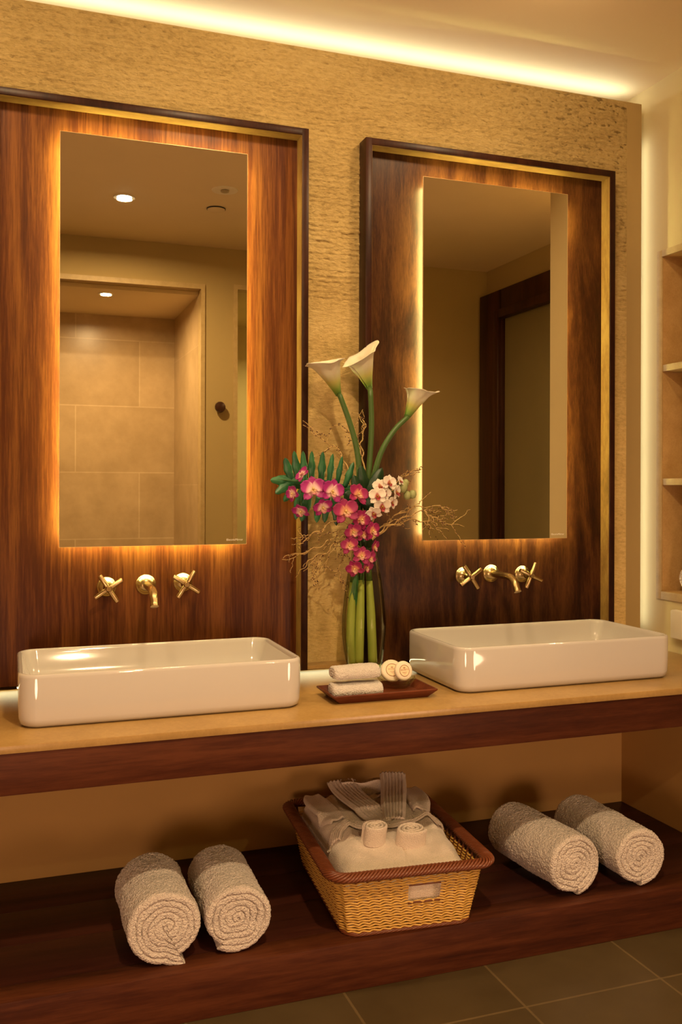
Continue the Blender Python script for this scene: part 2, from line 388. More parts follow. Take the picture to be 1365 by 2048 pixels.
# floating stone wall and its smooth edge strip
def stone_wall():
    X0, X1, Z0, Z1 = -.45, 2.245, .766, 2.856
    xs = [X0+(X1-X0)*k/700 for k in range(701)]; zs = []; z = Z1
    while z > Z0: zs.append(z); z -= .0029 if z > 2.0 else .0080
    zs.append(Z0); P = []
    for z in zs:
        amp = min(1, max(0, (z-1.55)/.75)); row = []
        for x in xs:
            wz = z+.008*noise.noise(Vector((x*3.1, z*1.5, 0)))+.006*noise.noise(Vector((x*26, z*16, 5)))
            c = (wz/.0190) % 1.0
            pres = .35+.65*min(1, max(0, .5+1.6*noise.noise(Vector((x*11, z*26, 2)))))
            saw = (1-c)**1.4 if c > .16 else c/.16*.84**1.4
            chips = noise.noise(Vector((x*38, z*62, 8)))+.9*noise.noise(Vector((x*95, z*130, 3)))
            h = amp*(.0075*saw*pres+.0046*chips)+(1-amp)*.0008*chips
            e = min(1, (x-X0)/.01, (X1-x)/.004, (z-Z0)/.004, (Z1-z)/.004)
            row.append(Vector((x, -h*max(0, e), z)))
        P.append(row)
    m = MB(); m.grid(P)
    m.box((X0, .001, Z0), (X1, .028, Z1)); m.box((LX, 0, Z0), (X0, .028, Z1))
    # close the sliver between relief and slab
    o = m.build('wall_stone', M['stone'], None, 179); o['kind'] = 'structure'; o['label'] = 'ridged honey coloured stone wall panel floating off the wall'
stone_wall()
struct('trim_1', MB().box((2.245, 0, .766), (2.312, .028, 2.856)), M['strip'], 'smooth tan strip beside the stone wall')
struct('trim_2', MB().box((.9385, -.058, .7605), (1.139, -.001, .773), .001), M['counter'], 'thin stone ledge at the foot of the stone wall')
# far wall, with the shower opening and the next doorway
w = MB()
w.box((LX, FARY-.08, 0), (-.927, FARY, CEIL)); w.box((1.207, FARY-.08, 0), (1.397, FARY, CEIL))
w.box((-.927, FARY-.08, 2.687), (1.207, FARY, CEIL)); w.box((1.397, FARY-.08, 2.70), (2.277, FARY, CEIL)); w.box((2.277, FARY-.08, 0), (SIDEX, FARY, CEIL))
struct('wall_far', w, M['farwall'], 'olive painted wall behind the viewer, seen in the mirrors')
w = MB()
w.box((1.18, FARY-.081, 0), (1.207, FARY+.012, 2.687)); w.box((-.927, FARY-.081, 0), (-.9, FARY+.012, 2.687)); w.box((-.9, FARY-.081, 2.655), (1.18, FARY+.012, 2.687))
struct('trim_3', w, M['trimstone'], 'stone edging round the shower opening')
w = MB()
w.box((1.397, FARY-.081, 0), (1.424, FARY+.012, 2.70)); w.box((2.25, FARY-.081, 0), (2.277, FARY+.012, 2.70)); w.box((1.424, FARY-.081, 2.67), (2.25, FARY+.012, 2.70))
struct('trim_4', w, M['trimstone'], 'stone edging round the narrow doorway')
struct('wall_shower_back', MB().box((-.95, -4.22, 0), (1.25, -4.14, 2.7)), M['shower'], 'honey limestone tiled back wall of the shower')
w = MB(); w.box((1.179, -4.14, 0), (1.25, FARY-.0805, 2.66)); w.box((-.95, -4.14, 0), (-.89, FARY-.08, 2.63))
struct('wall_shower_side', w, M['shower_side'], 'honey limestone tiled side walls of the shower')
struct('ceiling_shower', MB().box((-.95, -4.2, 2.63), (1.25, FARY-.0815, 2.7)), M['ceiling'], 'cream ceiling inside the shower')
w = MB(); w.box((1.30, -4.6, 0), (2.5, -4.5, 2.7)); w.box((1.25, -4.5, 0), (1.32, FARY-.08, 2.7)); w.box((2.45, -4.5, 0), (2.5, FARY-.08, 2.7)); w.box((1.25, -4.6, 2.67), (2.5, FARY-.08, 2.75))
struct('wall_closet', w, M['wall'], 'yellowish walls of the small room beyond the doorway')

# tall dark frame on the side wall, seen in the right mirror
t = empty('framed_panel', (SIDEX, -2.3, 0), 'tall dark wood frame around an olive panel, reflected in the right mirror', 'framed panel')
f = MB(); f.box((SIDEX-.07, -3.10, 0), (SIDEX, -2.80, 2.742), .008); f.box((SIDEX-.07, -1.75, 0), (SIDEX, -1.45, 2.742), .008)
f.box((SIDEX-.069, -2.80, 2.54), (SIDEX, -1.75, 2.742), .008)
f.box((SIDEX-.09, -2.87, 0), (SIDEX-.06, -2.80, 2.60), .006); f.box((SIDEX-.09, -1.75, 0), (SIDEX-.06, -1.68, 2.60), .006); f.box((SIDEX-.089, -2.80, 2.54), (SIDEX-.06, -1.75, 2.60), .006)
f.build('frame', M['darkdoor'], t)
MB().box((SIDEX-.03, -2.80, 0), (SIDEX, -1.75, 2.54)).build('panel', plaster('olive_panel', (.17, .13, .045), .04), t)

# ceiling fittings (reflected in the left mirror)
t = empty('ceiling_downlight', (.589, -2.24, CEIL), 'bright round recessed downlight in the ceiling', 'downlight')
MB().lathe([(.045, 0), (.052, -.004), (.058, -.004), (.060, 0)], (.589, -2.24, CEIL)).build('trim_ring', M['white_plastic'], t)
MB().lathe([(.040, 0), (.036, -.006), (.02, -.010)], (.589, -2.24, CEIL), 32).build('bulb', M['bulb'], t)
t = empty('shower_downlight', (.60, -3.36, 2.63), 'small glowing downlight in the shower ceiling', 'downlight')
MB().lathe([(.036, 0), (.040, -.004), (.048, -.004), (.05, 0)], (.60, -3.36, 2.63)).build('trim_ring', M['white_plastic'], t)
MB().lathe([(.034, 0), (.03, -.005), (.015, -.007)], (.60, -3.36, 2.63), 32).build('bulb', M['bulb'], t)
for i, (x, y) in enumerate(((.35, -.98), (1.75, -.98))):
    pass
t = empty('ceiling_sensor', (1.074, -1.93, CEIL), 'pale round sensor plate flush with the ceiling', 'sensor')
MB().lathe([(.070, 0), (.068, -.004), (.05, -.006), (.035, -.003), (.02, -.003)], (1.074, -1.93, CEIL)).build('plate', M['white_plastic'], t)
MB().lathe([(.022, 0), (.022, -.010), (.012, -.014)], (1.074, -1.93, CEIL), 24).build('lens', plain('sensor_lens', (.4, .33, .2), .4), t)
t = empty('ceiling_speaker', (1.10, -2.27, CEIL), 'flat round ceiling disc with a dark shadow gap, beyond the sensor plate', 'ceiling disc')
MB().lathe([(.050, 0), (.050, -.008), (.045, -.012), (.01, -.013)], (1.10, -2.27, CEIL)).build('cover', M['ceiling'], t)
MB().lathe([(.044, -.001), (.0535, -.001), (.0535, -.006), (.044, -.006)], (1.10, -2.27, CEIL), 40).build('gap_ring', M['black'], t)
t = empty('robe_knob', (1.304, FARY, 1.888), 'round dark bronze knob on the olive wall between the two openings', 'knob')
k3 = Matrix.Rotation(-pi/2, 3, 'X')
MB().lathe([(.012, 0), (.012, .02), (.032, .022), (.036, .03), (.033, .042), (.015, .047), (.004, .048)], (1.304, FARY, 1.888), 40, k3).build('knob_head', M['knob'], t, 60)

# ------------------------------------------------------------------ niche in right wall
t = empty('wall_niche', (RX, -.3, .95), 'recessed limestone wall niche with two shelves beside the right basin', 'niche')
f = MB()
f.box((RX-.006, -.069, .943), (RX-.0005, -.040, 2.277), .0005); f.box((RX-.006, -.587, .943), (RX-.0005, -.558, 2.277), .0005)
f.box((RX-.0062, -.558, .943), (RX-.0005, -.069, .973), .0005); f.box((RX-.0062, -.558, 2.252), (RX-.0005, -.069, 2.277), .0005)
f.build('niche_frame', M['trimstone'], t)
f = MB(); f.box((RX, -.069, .9715), (RX+.258, -.0672, 2.2535)); f.box((RX, -.5598, .9715), (RX+.258, -.558, 2.2535)); f.box((RX+.256, -.558, .9715), (RX+.2598, -.069, 2.2535))
f.box((RX, -.558, .9712), (RX+.256, -.069, .973)); f.box((RX, -.558, 2.252), (RX+.256, -.069, 2.2538))
f.build('lining', M['niche'], t)
for z in (1.8255, 1.3915):
    MB().box((RX-.003, -.5575, z-.0125), (RX+.2555, -.0695, z+.0125), .001).build('shelf', M['trimstone'], t)
MB().box((RX-.03, -.25, .808), (RX-.0005, -.150, .914), .006).build('wall_dispenser', M['white_plastic'])
tag(bpy.data.objects['wall_dispenser'], 'pale plastic box fixed to the wall below the niche', 'wall box')

# ------------------------------------------------------------------ vanity counter and shelf
CT = .75
t = empty('vanity_counter', (.5, -.3, .63), 'long honey limestone counter with a dark mahogany apron carrying both basins', 'counter')
MB().box((-1.4, -.658, .7305), (RX-.001, .079, CT), .0015).build('countertop', M['counter'], t)
MB().box((-1.4, -.652, .629), (RX-.001, -.60, .7303), .001).build('apron', M['apron'], t)
SH = .13
t = empty('vanity_shelf', (.5, -.3, 0), 'low dark mahogany shelf under the counter holding towels and basket', 'shelf')
MB().box((-1.4, -.643, .0), (2.286, -.56, SH), .002).build('front_board', M['apron'], t)
for a, b in ((-.559, -.352), (-.351, -.142), (-.141, .079)):
    MB().box((-1.4, a, .08), (2.286, b, SH-.0005), .0008).build('plank', M['shelf'], t)

# ------------------------------------------------------------------ mirror surrounds and mirrors
def surround(x0, x1, wmat, label):
    t = empty('mirror_surround', ((x0+x1)/2, 0, .76), label, 'mirror surround', 'wood surrounds behind the mirrors')
    zb, zt, fw, yf = .760, 2.5565, .0225, -.066
    MB().box((x0+.01, -.012, zb), (x1-.01, -.0005, zt-.01)).build('back_panel', wmat, t)
    for nm, a, b in (('frame_side', (x0, yf, zb), (x0+fw, -.0005, zt)), ('frame_side', (x1-fw, yf, zb), (x1, -.0005, zt)), ('frame_top', (x0+fw, yf, zt-fw), (x1-fw, -.0005, zt))):
        MB().box(a, b, .001).build(nm, M['frame'], t)
    MB().box((x1-fw-.0015, yf+.003, zb), (x1-fw-.0002, -.012, zt-fw)).build('side_liner', M['liner'], t)
    MB().box((x0+fw+.0002, yf+.003, zb), (x0+fw+.0015, -.012, zt-fw)).build('side_liner', M['liner'], t)
    MB().box((x0+fw+.002, yf+.003, zt-fw-.0015), (x1-fw-.002, -.012, zt-fw-.0002)).build('top_liner', M['liner'], t)
    return t
surround(-.062, .937, M['wood_l'], 'reddish cherry wood surround behind the left mirror, dark thin frame')
surround(1.1405, 2.145, M['wood_r'], 'darker walnut surround behind the right mirror, dark thin frame')
def wall_mirror(x0, label):
    x1 = x0+.5861; z0, z1 = 1.1819, 2.4526; y0 = -.050
    t = empty('backlit_mirror', ((x0+x1)/2, y0, z0), label, 'mirror', 'backlit mirrors')
    MB().box((x0+.0008, y0, z0+.0008), (x1-.0008, y0+.003, z1-.0008)).build('mirror_glass', M['mirror'], t)
    e = MB()
    for a, b in (((x0, z0), (x1, z0+.0008)), ((x0, z1-.0008), (x1, z1)), ((x0, z0), (x0+.0008, z1)), ((x1-.0008, z0), (x1, z1))):
        e.box((a[0], y0-.0003, a[1]), (b[0], y0+.004, b[1]))
    e.build('edge', M['mirror_edge'], t)
    MB().box((x0+.045, y0+.004, z0+.045), (x1-.045, -.0125, z1-.045)).build('housing', M['white_plastic'], t)
    i = .020
    l = MB()
    l.box((x0+i, -.044, z0+i), (x0+i+.008, -.038, z1-i)); l.box((x1-i-.008, -.044, z0+i), (x1-i, -.038, z1-i))
    l.box((x0+i+.008, -.044, z0+i), (x1-i-.008, -.038, z0+i+.008)); l.box((x0+i+.008, -.044, z1-i-.008), (x1-i-.008, -.038, z1-i))
    l.build('led_strip', M['led'], t)
    text_mesh('logo', 'ElectricMirror', .0095, M['logo'], t, Matrix.Translation((x1-.012, y0-.0004, z0+.012)) @ Matrix.Rotation(pi/2, 4, 'X'), 'RIGHT')
wall_mirror(.1459, 'tall backlit mirror on the cherry wood, reflecting the tiled shower')
wall_mirror(1.3606, 'tall backlit mirror on the walnut wood, reflecting the dark frame')

# ------------------------------------------------------------------ basins
def basin(x0, x1, label):
    y0, y1 = -.522, -.108; cx, cy = (x0+x1)/2, (y0+y1)/2; W, D = x1-x0, y1-y0; z0 = CT; z1 = .888
    spec = [(-.030, z0+.0005), (-.012, z0+.002), (-.005, z0+.008), (-.0015, z0+.022), (0, z0+.06), (0, z1-.010), (-.001, z1-.004), (-.004, z1-.0008), (-.007, z1),
            (-.011, z1-.0006), (-.0145, z1-.004), (-.017, z1-.012), (-.028, z1-.045), (-.046, z1-.088), (-.062, z1-.100), (-.095, z1-.106), (-.15, z1-.110)]
    rings = []
    for o, z in spec:
        r = max(.012, .052+o*.7)
        rings.append(rrect(cx, cy, W+2*o, D+2*o, r, z, 10))
    t = empty('vessel_basin', (cx, cy, z0), label, 'basin', 'white basins on the counter')
    MB().loft(rings, True, True, True).build('bowl', M['porcelain'], t, 50)
    MB().lathe([(.024, 0), (.024, .003), (.020, .005), (.012, .004), (.004, .004)], (cx, cy, z1-.1095), 32).build('drain', M['brass'], t)
basin(.024, .784, 'white rectangular porcelain basin under the left mirror')
basin(1.268, 2.048, 'white rectangular porcelain basin under the right mirror')

# ------------------------------------------------------------------ brass taps
RY = Matrix.Rotation(pi/2, 3, 'X')   # lathe axis towards the room (-y)
def flange(mb, x, z, r=.031):
    mb.lathe([(r-.002, 0), (r, .002), (r-.001, .0045), (r-.004, .006), (r-.006, .008), (r-.011, .014), (r-.017, .018), (r-.022, .020)], (x, -.0122, z), 40, RY)
def spout(x, z, label):
    t = empty('wall_spout', (x, -.012, z), label, 'faucet spout', 'brass wall spouts')
    m = MB(); flange(m, x, z, .0325); m.build('wall_flange', M['brass'], t, 60)
    p = [(x, -.015, z)]+[(x, -.03-.028*k, z-.0003*k) for k in range(5)]
    for k in range(1, 9):
        a = radians(62)*k/8; p.append((x, -.142-.058*sin(a), z-.0015-.058*(1-cos(a))))
    e = Vector(p[-1]); d = (Vector(p[-1])-Vector(p[-2])).normalized(); p.append(tuple(e+d*.010))
    MB().tube(p, .0122, 24).build('spout_pipe', M['brass'], t, 60)
    MB().tube([e+d*.008, e+d*.0102, e+d*.018, e+d*.0185], [.0122, .0126, .0126, .0100], 24).build('nozzle', M['brass'], t, 50)
def handle(x, z, ang, label):
    t = empty('cross_handle', (x, -.012, z), label, 'tap handle', 'brass cross handles')
    m = MB(); flange(m, x, z); m.build('wall_flange', M['brass'], t, 60)
    m = MB(); m.lathe([(.010, 0), (.010, .012), (.0135, .016), (.0135, .026), (.009, .030), (.009, .052), (.010, .056), (.0075, .060)], (x, -.028, z), 28, RY); m.build('valve_stem', M['brass'], t, 50)
    m = MB(); c = Vector((x, -.075, z))
    for a in (ang, ang+90):
        d = Vector((cos(radians(a)), 0, sin(radians(a))))
        h = .049
        m.tube([c-d*h, c-d*(h-.002), c+d*(h-.002), c+d*h], [.0066, .0076, .0076, .0066], 18)
    m.build('cross_bars', M['brass'], t, 40)
handle(.291, 1.054, 33, 'brass cross handle left of the spout above the left basin')
handle(.531, 1.060, 57, 'brass cross handle right of the spout above the left basin')
handle(1.538, 1.052, 34, 'brass cross handle left of the spout above the right basin')
handle(1.780, 1.051, 66, 'brass cross handle right of the spout above the right basin')
spout(.413, 1.057, 'short brass spout pointing at the left basin')
spout(1.651, 1.057, 'short brass spout pointing at the right basin')

# ------------------------------------------------------------------ rolled towels
def roll_mesh(mb, c, d, R, length, pitch, turns, squash=1.0, seg=260, nl=110, seed=0, both=True, flap=-1.9, amp=.004, rough=.0022, hand=1, tongue=0):
    """a towel rolled about d from front-face centre c; the outer edge ends at angle `flap`"""
    c = Vector(c); d = Vector(d).normalized(); s = Vector((0, 0, 1)); s = (s-d*s.dot(d)).normalized(); r0 = s.cross(d)
    def nz(p, k): return noise.noise(Vector(p)*k+Vector((seed*7.3, seed, 0)))
    def outer(a):   # a in 0..2pi from the flap
        return R-pitch*.9*(1-a/(2*pi))+tongue*max(0, (a/(2*pi)-.92)/.08)**1.4
    def P(rr, a, l, bul=0):
        ang = flap+a*hand
        q = c+r0*(rr*cos(ang))+s*(rr*sin(ang)*squash)+d*l
        return q
    rings = []
    rend = .012
    ls = [rend*(1-cos(pi/2*k/5)) for k in range(6)]
    ls = [0+x for x in ls]+[rend+(length-2*rend)*k/nl for k in range(1, nl)]+[length-x for x in reversed(ls)]
    for li, l in enumerate(ls):
        e = min(l, length-l); rd = 0
        if e < rend: rd = rend*(1-math.sqrt(max(0, 1-(1-e/rend)**2)))*.75
        ring = []
        for j in range(seg):
            a = 2*pi*j/(seg-1) if seg > 1 else 0
            rr = outer(a)-rd
            q = P(rr, a, l); k1 = nz(q, 9)*amp+nz(q, 28)*amp*.5+(nz(q, 150)+.8*nz(q, 330))*rough
            dirv = (q-(c+d*l)).normalized()
            ring.append(q+dirv*k1)
        rings.append(ring)
    # end caps: spiral of cloth edges
    def cap(l0, sgn, base):
        out = []; nr = int(max(20, (R/pitch)*11))
        for i in range(1, nr+1):
            f = 1-i/(nr+.0); ring = []
            for j in range(seg):
                a = 2*pi*j/(seg-1)
                ro = outer(a)-.009; rr = ro*f
                ph = ((outer(a)-rr)/pitch) % 1.0
                wob = nz(P(rr, a, 0), 22)*.42+nz(P(rr, a, 0), 90)*.12
                ph = (ph+wob) % 1.0
                x = abs(ph-.5)*2
                dep = .0100*(x**6)*(.45+.55*min(1, abs(nz(P(rr, a, 3), 14))*4))+.004*nz(P(rr, a, 1), 18)
                cone = -.004*sin(pi*min(1, (1-f)*2))
                q = P(rr, a, l0)-d*sgn*(-dep)+d*sgn*cone*0
                q = q+d*sgn*(nz(q, 210)+.6*nz(q, 420))*rough
                ring.append(q)
            out.append(ring)
        return out
    front = cap(0, 1, 0); rings2 = list(reversed(front))+rings
    if both: rings2 = rings2+cap(length, -1, 0)
    mb.loft(rings2, True, True, True)
    return mb
def big_roll(name, px, backtop, r, label, seed, turns=6, flap=-1.9, **kw):
    F = at(*px, Z=SH+r*.97); B = at(*backtop, Z=SH+2*r-.004); B.z = F.z
    d = (B-F); ln = max(.29, d.length+.012); m = MB()
    roll_mesh(m, (0, 0, r*.965), (d.x, d.y, 0), r, ln, .0175, turns, .95, seed=seed, flap=flap, **kw)
    for v in m.bm.verts: v.co.z = max(v.co.z, .0002)
    o = m.build(name, M['terry'], None, 60); o.location = (F.x, F.y, SH); return tag(o, label, 'towel', 'rolled bath towels on the shelf'), F, d
big_roll('rolled_towel', (338, 1858), (306, 1702), .103, 'rolled white towel at the left end, its loose edge lying on the shelf', 1, flap=-1.98, hand=-1, tongue=.024)
big_roll('rolled_towel', (480, 1838), (437, 1682), .097, 'rolled white towel between the leftmost roll and the wicker basket', 2, flap=-1.0)
big_roll('rolled_towel', (1155, 1728), (1026, 1597), .100, 'rolled white towel just right of the wicker basket', 3, flap=-1.7)
big_roll('rolled_towel', (1286, 1712), (1156, 1580), .097, 'rolled white towel furthest from the basket at the right end', 4, flap=-1.6)

# ------------------------------------------------------------------ towels in the niche
m = MB(); roll_mesh(m, (0, 0, .055), (1, 0, 0), .056, .2, .012, 4, .95, 90, 30, 11)
o = m.build('rolled_hand_towel', M['terry'], None, 60); o.location = (RX+.022, -.182, .9735); tag(o, 'white rolled hand towel lying in the lowest niche compartment', 'towel')
m = MB(); roll_mesh(m, (0, 0, .033), (1, .1, 0), .036, .17, .012, 3, .85, 80, 24, 12, amp=.006)
o = m.build('rolled_face_towel', M['terry'], None, 60); o.location = (RX+.03, -.185, 1.078); tag(o, 'small crumpled white towel on top of the rolled one in the niche', 'towel')
m = MB(); roll_mesh(m, (0, 0, .028), (1, .1, 0), .030, .13, .012, 3, .85, 70, 20, 13, amp=.005)
o = m.build('rolled_face_towel', M['terry'], None, 60); o.location = (RX+.03, -.198, 1.140); tag(o, 'topmost small white towel of the niche pile', 'towel')

# ------------------------------------------------------------------ tray with towels and soaps
tx0, tx1, ty0, ty1 = .8655, 1.193, -.532, -.372; tz = CT
cx, cy = (tx0+tx1)/2, (ty0+ty1)/2; W, D = tx1-tx0, ty1-ty0
rings = [rrect(cx, cy, W-.05, D-.035, .004, tz+.0005, 3), rrect(cx, cy, W-.046, D-.032, .004, tz+.003, 3), rrect(cx, cy, W-.002, D-.002, .005, tz+.0215, 3), rrect(cx, cy, W, D, .006, tz+.024, 3),
         rrect(cx, cy, W-.002, D-.002, .005, tz+.026, 3), rrect(cx, cy, W-.012, D-.012, .004, tz+.0262, 3), rrect(cx, cy, W-.060, D-.046, .004, tz+.009, 3)]
o = MB().loft(rings, True, True, True).build('serving_tray', M['tray'], None, 30)
tag(o, 'reddish wooden tray with flared edges holding washcloths and soaps', 'tray')
tf = tz+.009
def washcloth(p, z, w, rx, rz, label, seed, rot):
    m = MB(); roll_mesh(m, (0, 0, rz), (1, 0, 0), rx, w, .0125, 4, rz/rx, 110, 44, seed, amp=.003, rough=.0012, flap=-2.6)
    lo = min(v.co.z for v in m.bm.verts)
    for v in m.bm.verts: v.co.z -= lo
    # squarer section
    for v in m.bm.verts:
        y = v.co.y/rx; zz = (v.co.z-rz)/rz; 
        k = (abs(y)**2.5+abs(zz)**2.5)**(1/2.5) if (y or zz) else 1; e = math.hypot(y, zz)
        if k > 1e-4: v.co.y *= e/k; v.co.z = rz+(v.co.z-rz)*e/k
    lo = min(v.co.z for v in m.bm.verts)
    for v in m.bm.verts: v.co.z -= lo
    o = m.build('washcloth', M['wash'], None, 60); o.location = (p[0], p[1], z); o.rotation_euler = (0, 0, rot)
    return tag(o, label, 'washcloth', 'folded washcloths on the tray')
washcloth((.884, -.452), tf+.0005, .152, .040, .0225, 'folded white washcloth lying directly on the wooden tray', 21, radians(-4))
washcloth((.890, -.445), tf+.046, .142, .038, .0235, 'folded white washcloth stacked on top of the other', 22, radians(-1))
# glass dish
dc = at(797, 1372, Z=tf+.004); dcx, dcy = dc.x, dc.y+.006
def scallop(r, z, amp, n=10, seg=80):
    return [Vector((dcx+(r*(1+amp*abs(cos(n/2*a))))*cos(a), dcy+(r*(1+amp*abs(cos(n/2*a))))*sin(a), z)) for a in [2*pi*j/seg for j in range(seg)]]
rings = [scallop(.030, tf+.0005, .0), scallop(.033, tf+.002, .04), scallop(.046, tf+.018, .08), scallop(.055, tf+.029, .10), scallop(.056, tf+.031, .10), scallop(.051, tf+.0305, .08), scallop(.040, tf+.016, .03), scallop(.026, tf+.008, 0)]
o = MB().loft(rings, True, True, True).build('soap_dish', M['dishglass'], None, 25); tag(o, 'clear cut-glass dish with scalloped rim on the tray', 'dish')
def soap(c, r, th, yaw, tilt, label):
    c = Vector(c); Mx = (Matrix.Rotation(yaw, 3, 'Z') @ Matrix.Rotation(pi/2-tilt, 3, 'X'))
    t = empty('wrapped_soap', c, label, 'soap', 'round wrapped soaps')
    m = MB(); n = 96
    prof = [(.02, -th/2), (r*.55, -th/2), (r*.86, -th/2), (r*.97, -th*.34), (r, -th*.1), (r, th*.1), (r*.97, th*.34), (r*.86, th/2), (r*.55, th/2-.0003), (r*.3, th/2-.0003)]
    rings = []
    for q, z in prof:
        rings.append([c+Mx @ Vector(((q*(1+.012*cos(32*a)*(q > r*.6)))*cos(a), (q*(1+.012*cos(32*a)*(q > r*.6)))*sin(a), z)) for a in [2*pi*j/n for j in range(n)]])
    m.loft(rings).build('wrapper', M['soap'], t, 50)
    zf = th/2
    def ringm(r0, r1, z): return [(r0, z-.0008), (r0, z), (r1, z), (r1, z-.0008)]
    MB().lathe([(r*.56, zf-.0006), (r*.56, zf+.0003), (.001, zf+.0003)], c, 48, Mx).build('label_disc', M['soap_label'], t, 0)
    m = MB(); m.lathe([(r*.54, zf), (r*.54, zf+.0006), (r*.585, zf+.0006), (r*.585, zf)], c, 60, Mx, closed=True)
    for k, (yy, hw) in enumerate(((-.0045, .0085), (-.0070, .0060), (-.0100, .0032))):
        n2 = 7-k*2
        for j in range(n2):
            x0 = -hw+2*hw*j/n2; x1 = x0+2*hw/n2*.72
            a = [c+Mx @ Vector((x, y, zf+.0005)) for x, y in ((x0, yy-.0005), (x1, yy-.0005), (x1, yy+.0005), (x0, yy+.0005))]
            m.faces(a, [(0, 1, 2, 3)])
    for sx in (-1, 1):
        m.lathe([(.0010, zf), (.0010, zf+.0006), (.0020, zf+.0006), (.0020, zf)], c+Mx @ Vector((sx*.0016, .0085, 0)), 16, Mx, closed=True)
    m.build('label_print', M['soap_ink'], t, 0)
    text_mesh('label_text', 'SECRETS', .0062, M['soap_ink'], t, Matrix.Translation(c+Mx @ Vector((0, .0008, zf+.0006))) @ Mx.to_4x4(), 'CENTER', 1.15)
fs = at(809, 1341, Y=dcy-.022); soap(fs, .0295, .015, radians(8), radians(14), 'round wrapped soap leaning in front in the glass dish')
rs = at(786, 1341, Y=dcy+.012); soap(rs, .0345, .016, radians(-8), radians(30), 'round wrapped soap leaning behind the other in the glass dish')

# ------------------------------------------------------------------ vase with flowers
VY = -.150; VX = at(730, 1300, Y=VY).x
t = empty('glass_vase', (VX, VY, CT), 'tall clear glass vase half filled with water, between the basins', 'vase')
vp = [(0, .050), (.004, .053), (.03, .058), (.08, .068), (.13, .0735), (.165, .0745), (.20, .073), (.26, .067), (.32, .058), (.36, .050), (.395, .042), (.42, .039), (.432, .0405)]
def vr(z):
    for (a, ra), (b, rb) in zip(vp, vp[1:]):
        if z <= b: return ra+(rb-ra)*(z-a)/(b-a)
    return vp[-1][1]
zs = [.432*i/44 for i in range(45)]
outer = [(.002, 0)]+[(vr(z), z+.0005) for z in zs]; inner = [(vr(z)-.0028, z+.0005) for z in reversed(zs) if z > .016]+[(.04, .016), (.002, .0165)]
MB().lathe(outer+inner, (VX, VY, CT), 64).build('vase_body', M['glass'], t, 60)
zw = [.0162]+[z for z in zs if .018 < z < .335]
MB().lathe([(.002, .0165)]+[(vr(z)-.0024, z) for z in zw]+[(vr(.335)-.0024, .335), (.002, .335)], (VX, VY, CT), 64).build('water', M['water'], t, 60)

def V(u, v, y): return at(u, v, Y=y)
def calla(stem_px, y0, ye, axis_px, tip_dir, L0, R0, label, roll, open_dir):
    base = V(*axis_px[0], ye); top = V(*axis_px[1], ye+open_dir)
    t = empty('calla_lily', base, label, 'flower', 'calla lilies in the vase')
    ax = (top-base).normalized(); L_ = (top-base).length
    side = Vector(tip_dir); side = (side-ax*side.dot(ax)).normalized(); oth = ax.cross(side)
    P, G = [], []; nt_, na = 26, 56
    for i in range(nt_+1):
        f = i/nt_; ring = []; g = []
        for j in range(na+1):
            a = -pi*1.04+2*pi*1.04*j/na
            tipf = (max(0, cos(a)))**3
            low = (max(0, -cos(a)))
            r = .0085+(R0-.0085)*(f**1.18)*(1+.14*tipf)
            h = L_*f*(1+.12*tipf-.16*low*f)
            curl = max(0, f-.72)/.28
            r += R0*.16*curl**2*(1+.9*tipf); h -= L_*.10*curl**2.2*(1.0-.8*tipf)
            r += .0030*sin(4*a+roll)*f*f+.0016*noise.noise(Vector((cos(a)*2, sin(a)*2, f*4+roll)))*6*f*f
            if abs(a) > pi*.9: r += .0016*(1 if a > 0 else -1)
            ring.append(base+ax*h+(side*cos(a)+oth*sin(a))*r); g.append(f)
        P.append(ring); G.append(g)
    o = MB().grid(P, 0, G).build('spathe', M['calla'], t, 180)
    so = o.modifiers.new('solid', 'SOLIDIFY'); so.thickness = .0014
    pts = spline([V(u, v, y0+(ye-y0)*k/(len(stem_px)-1)) if v < 1125 else V(u, v, y0) for k, (u, v) in enumerate(stem_px)][::-1], 7)
    rd = [.0085+.0025*(1-k/len(pts)) for k in range(len(pts))]
    # stems stay inside the glass
    pts2 = []
    for p, r in zip(pts, rd):
        if p.z < CT+.432:
            lim = vr(max(0, p.z-CT))-.005-r*1.4; dx, dy = p.x-VX, p.y-VY; h = math.hypot(dx, dy)
            if h > lim: p = Vector((VX+dx/h*lim, VY+dy/h*lim, p.z))
            p.z = max(p.z, CT+.022)
        pts2.append(p)
    for k in range(3):
        pts2 = [pts2[0]]+[(pts2[i-1]+pts2[i]*2+pts2[i+1])/4 for i in range(1, len(pts2)-1)]+[pts2[-1]]
    pts2[-1] = base+ax*.004
    kw = max(i for i, p in enumerate(pts2) if p.z < CT+.335)
    MB().tube(pts2[kw:], rd[kw:], 16).build('stem', M['stem'], t, 180)
    MB().tube(pts2[:kw+1], [r*(1.02+.36*min(1, (kw-i)/max(1, kw*.35))) for i, r in enumerate(rd[:kw+1])], 16).build('submerged_stem', M['wetstem'], t, 180)
    MB().tube([base+ax*L_*.2, base+ax*L_*.45, base+ax*L_*.68, base+ax*L_*.72], [.004, .0048, .004, .001], 12).build('spadix', M['spadix'], t, 180)
calla([(678, 788), (694, 830), (711, 885), (719, 945), (716, 1020), (709, 1110), (704, 1240), (700, 1330)], -.155, -.13, ((677, 790), (647, 714)), V(612, 735, -.2)-V(670, 700, -.13), .14, .052,
      'tall white calla lily leaning towards the cherry wood', .3, -.035)
calla([(740, 776), (743, 850), (739, 930), (732, 1010), (726, 1110), (722, 1230), (720, 1325)], -.165, -.10, ((739, 777), (716, 702)), V(770, 690, -.10)-V(720, 700, -.12), .14, .056,
      'tallest white calla lily standing upright in the middle', 1.7, -.012)
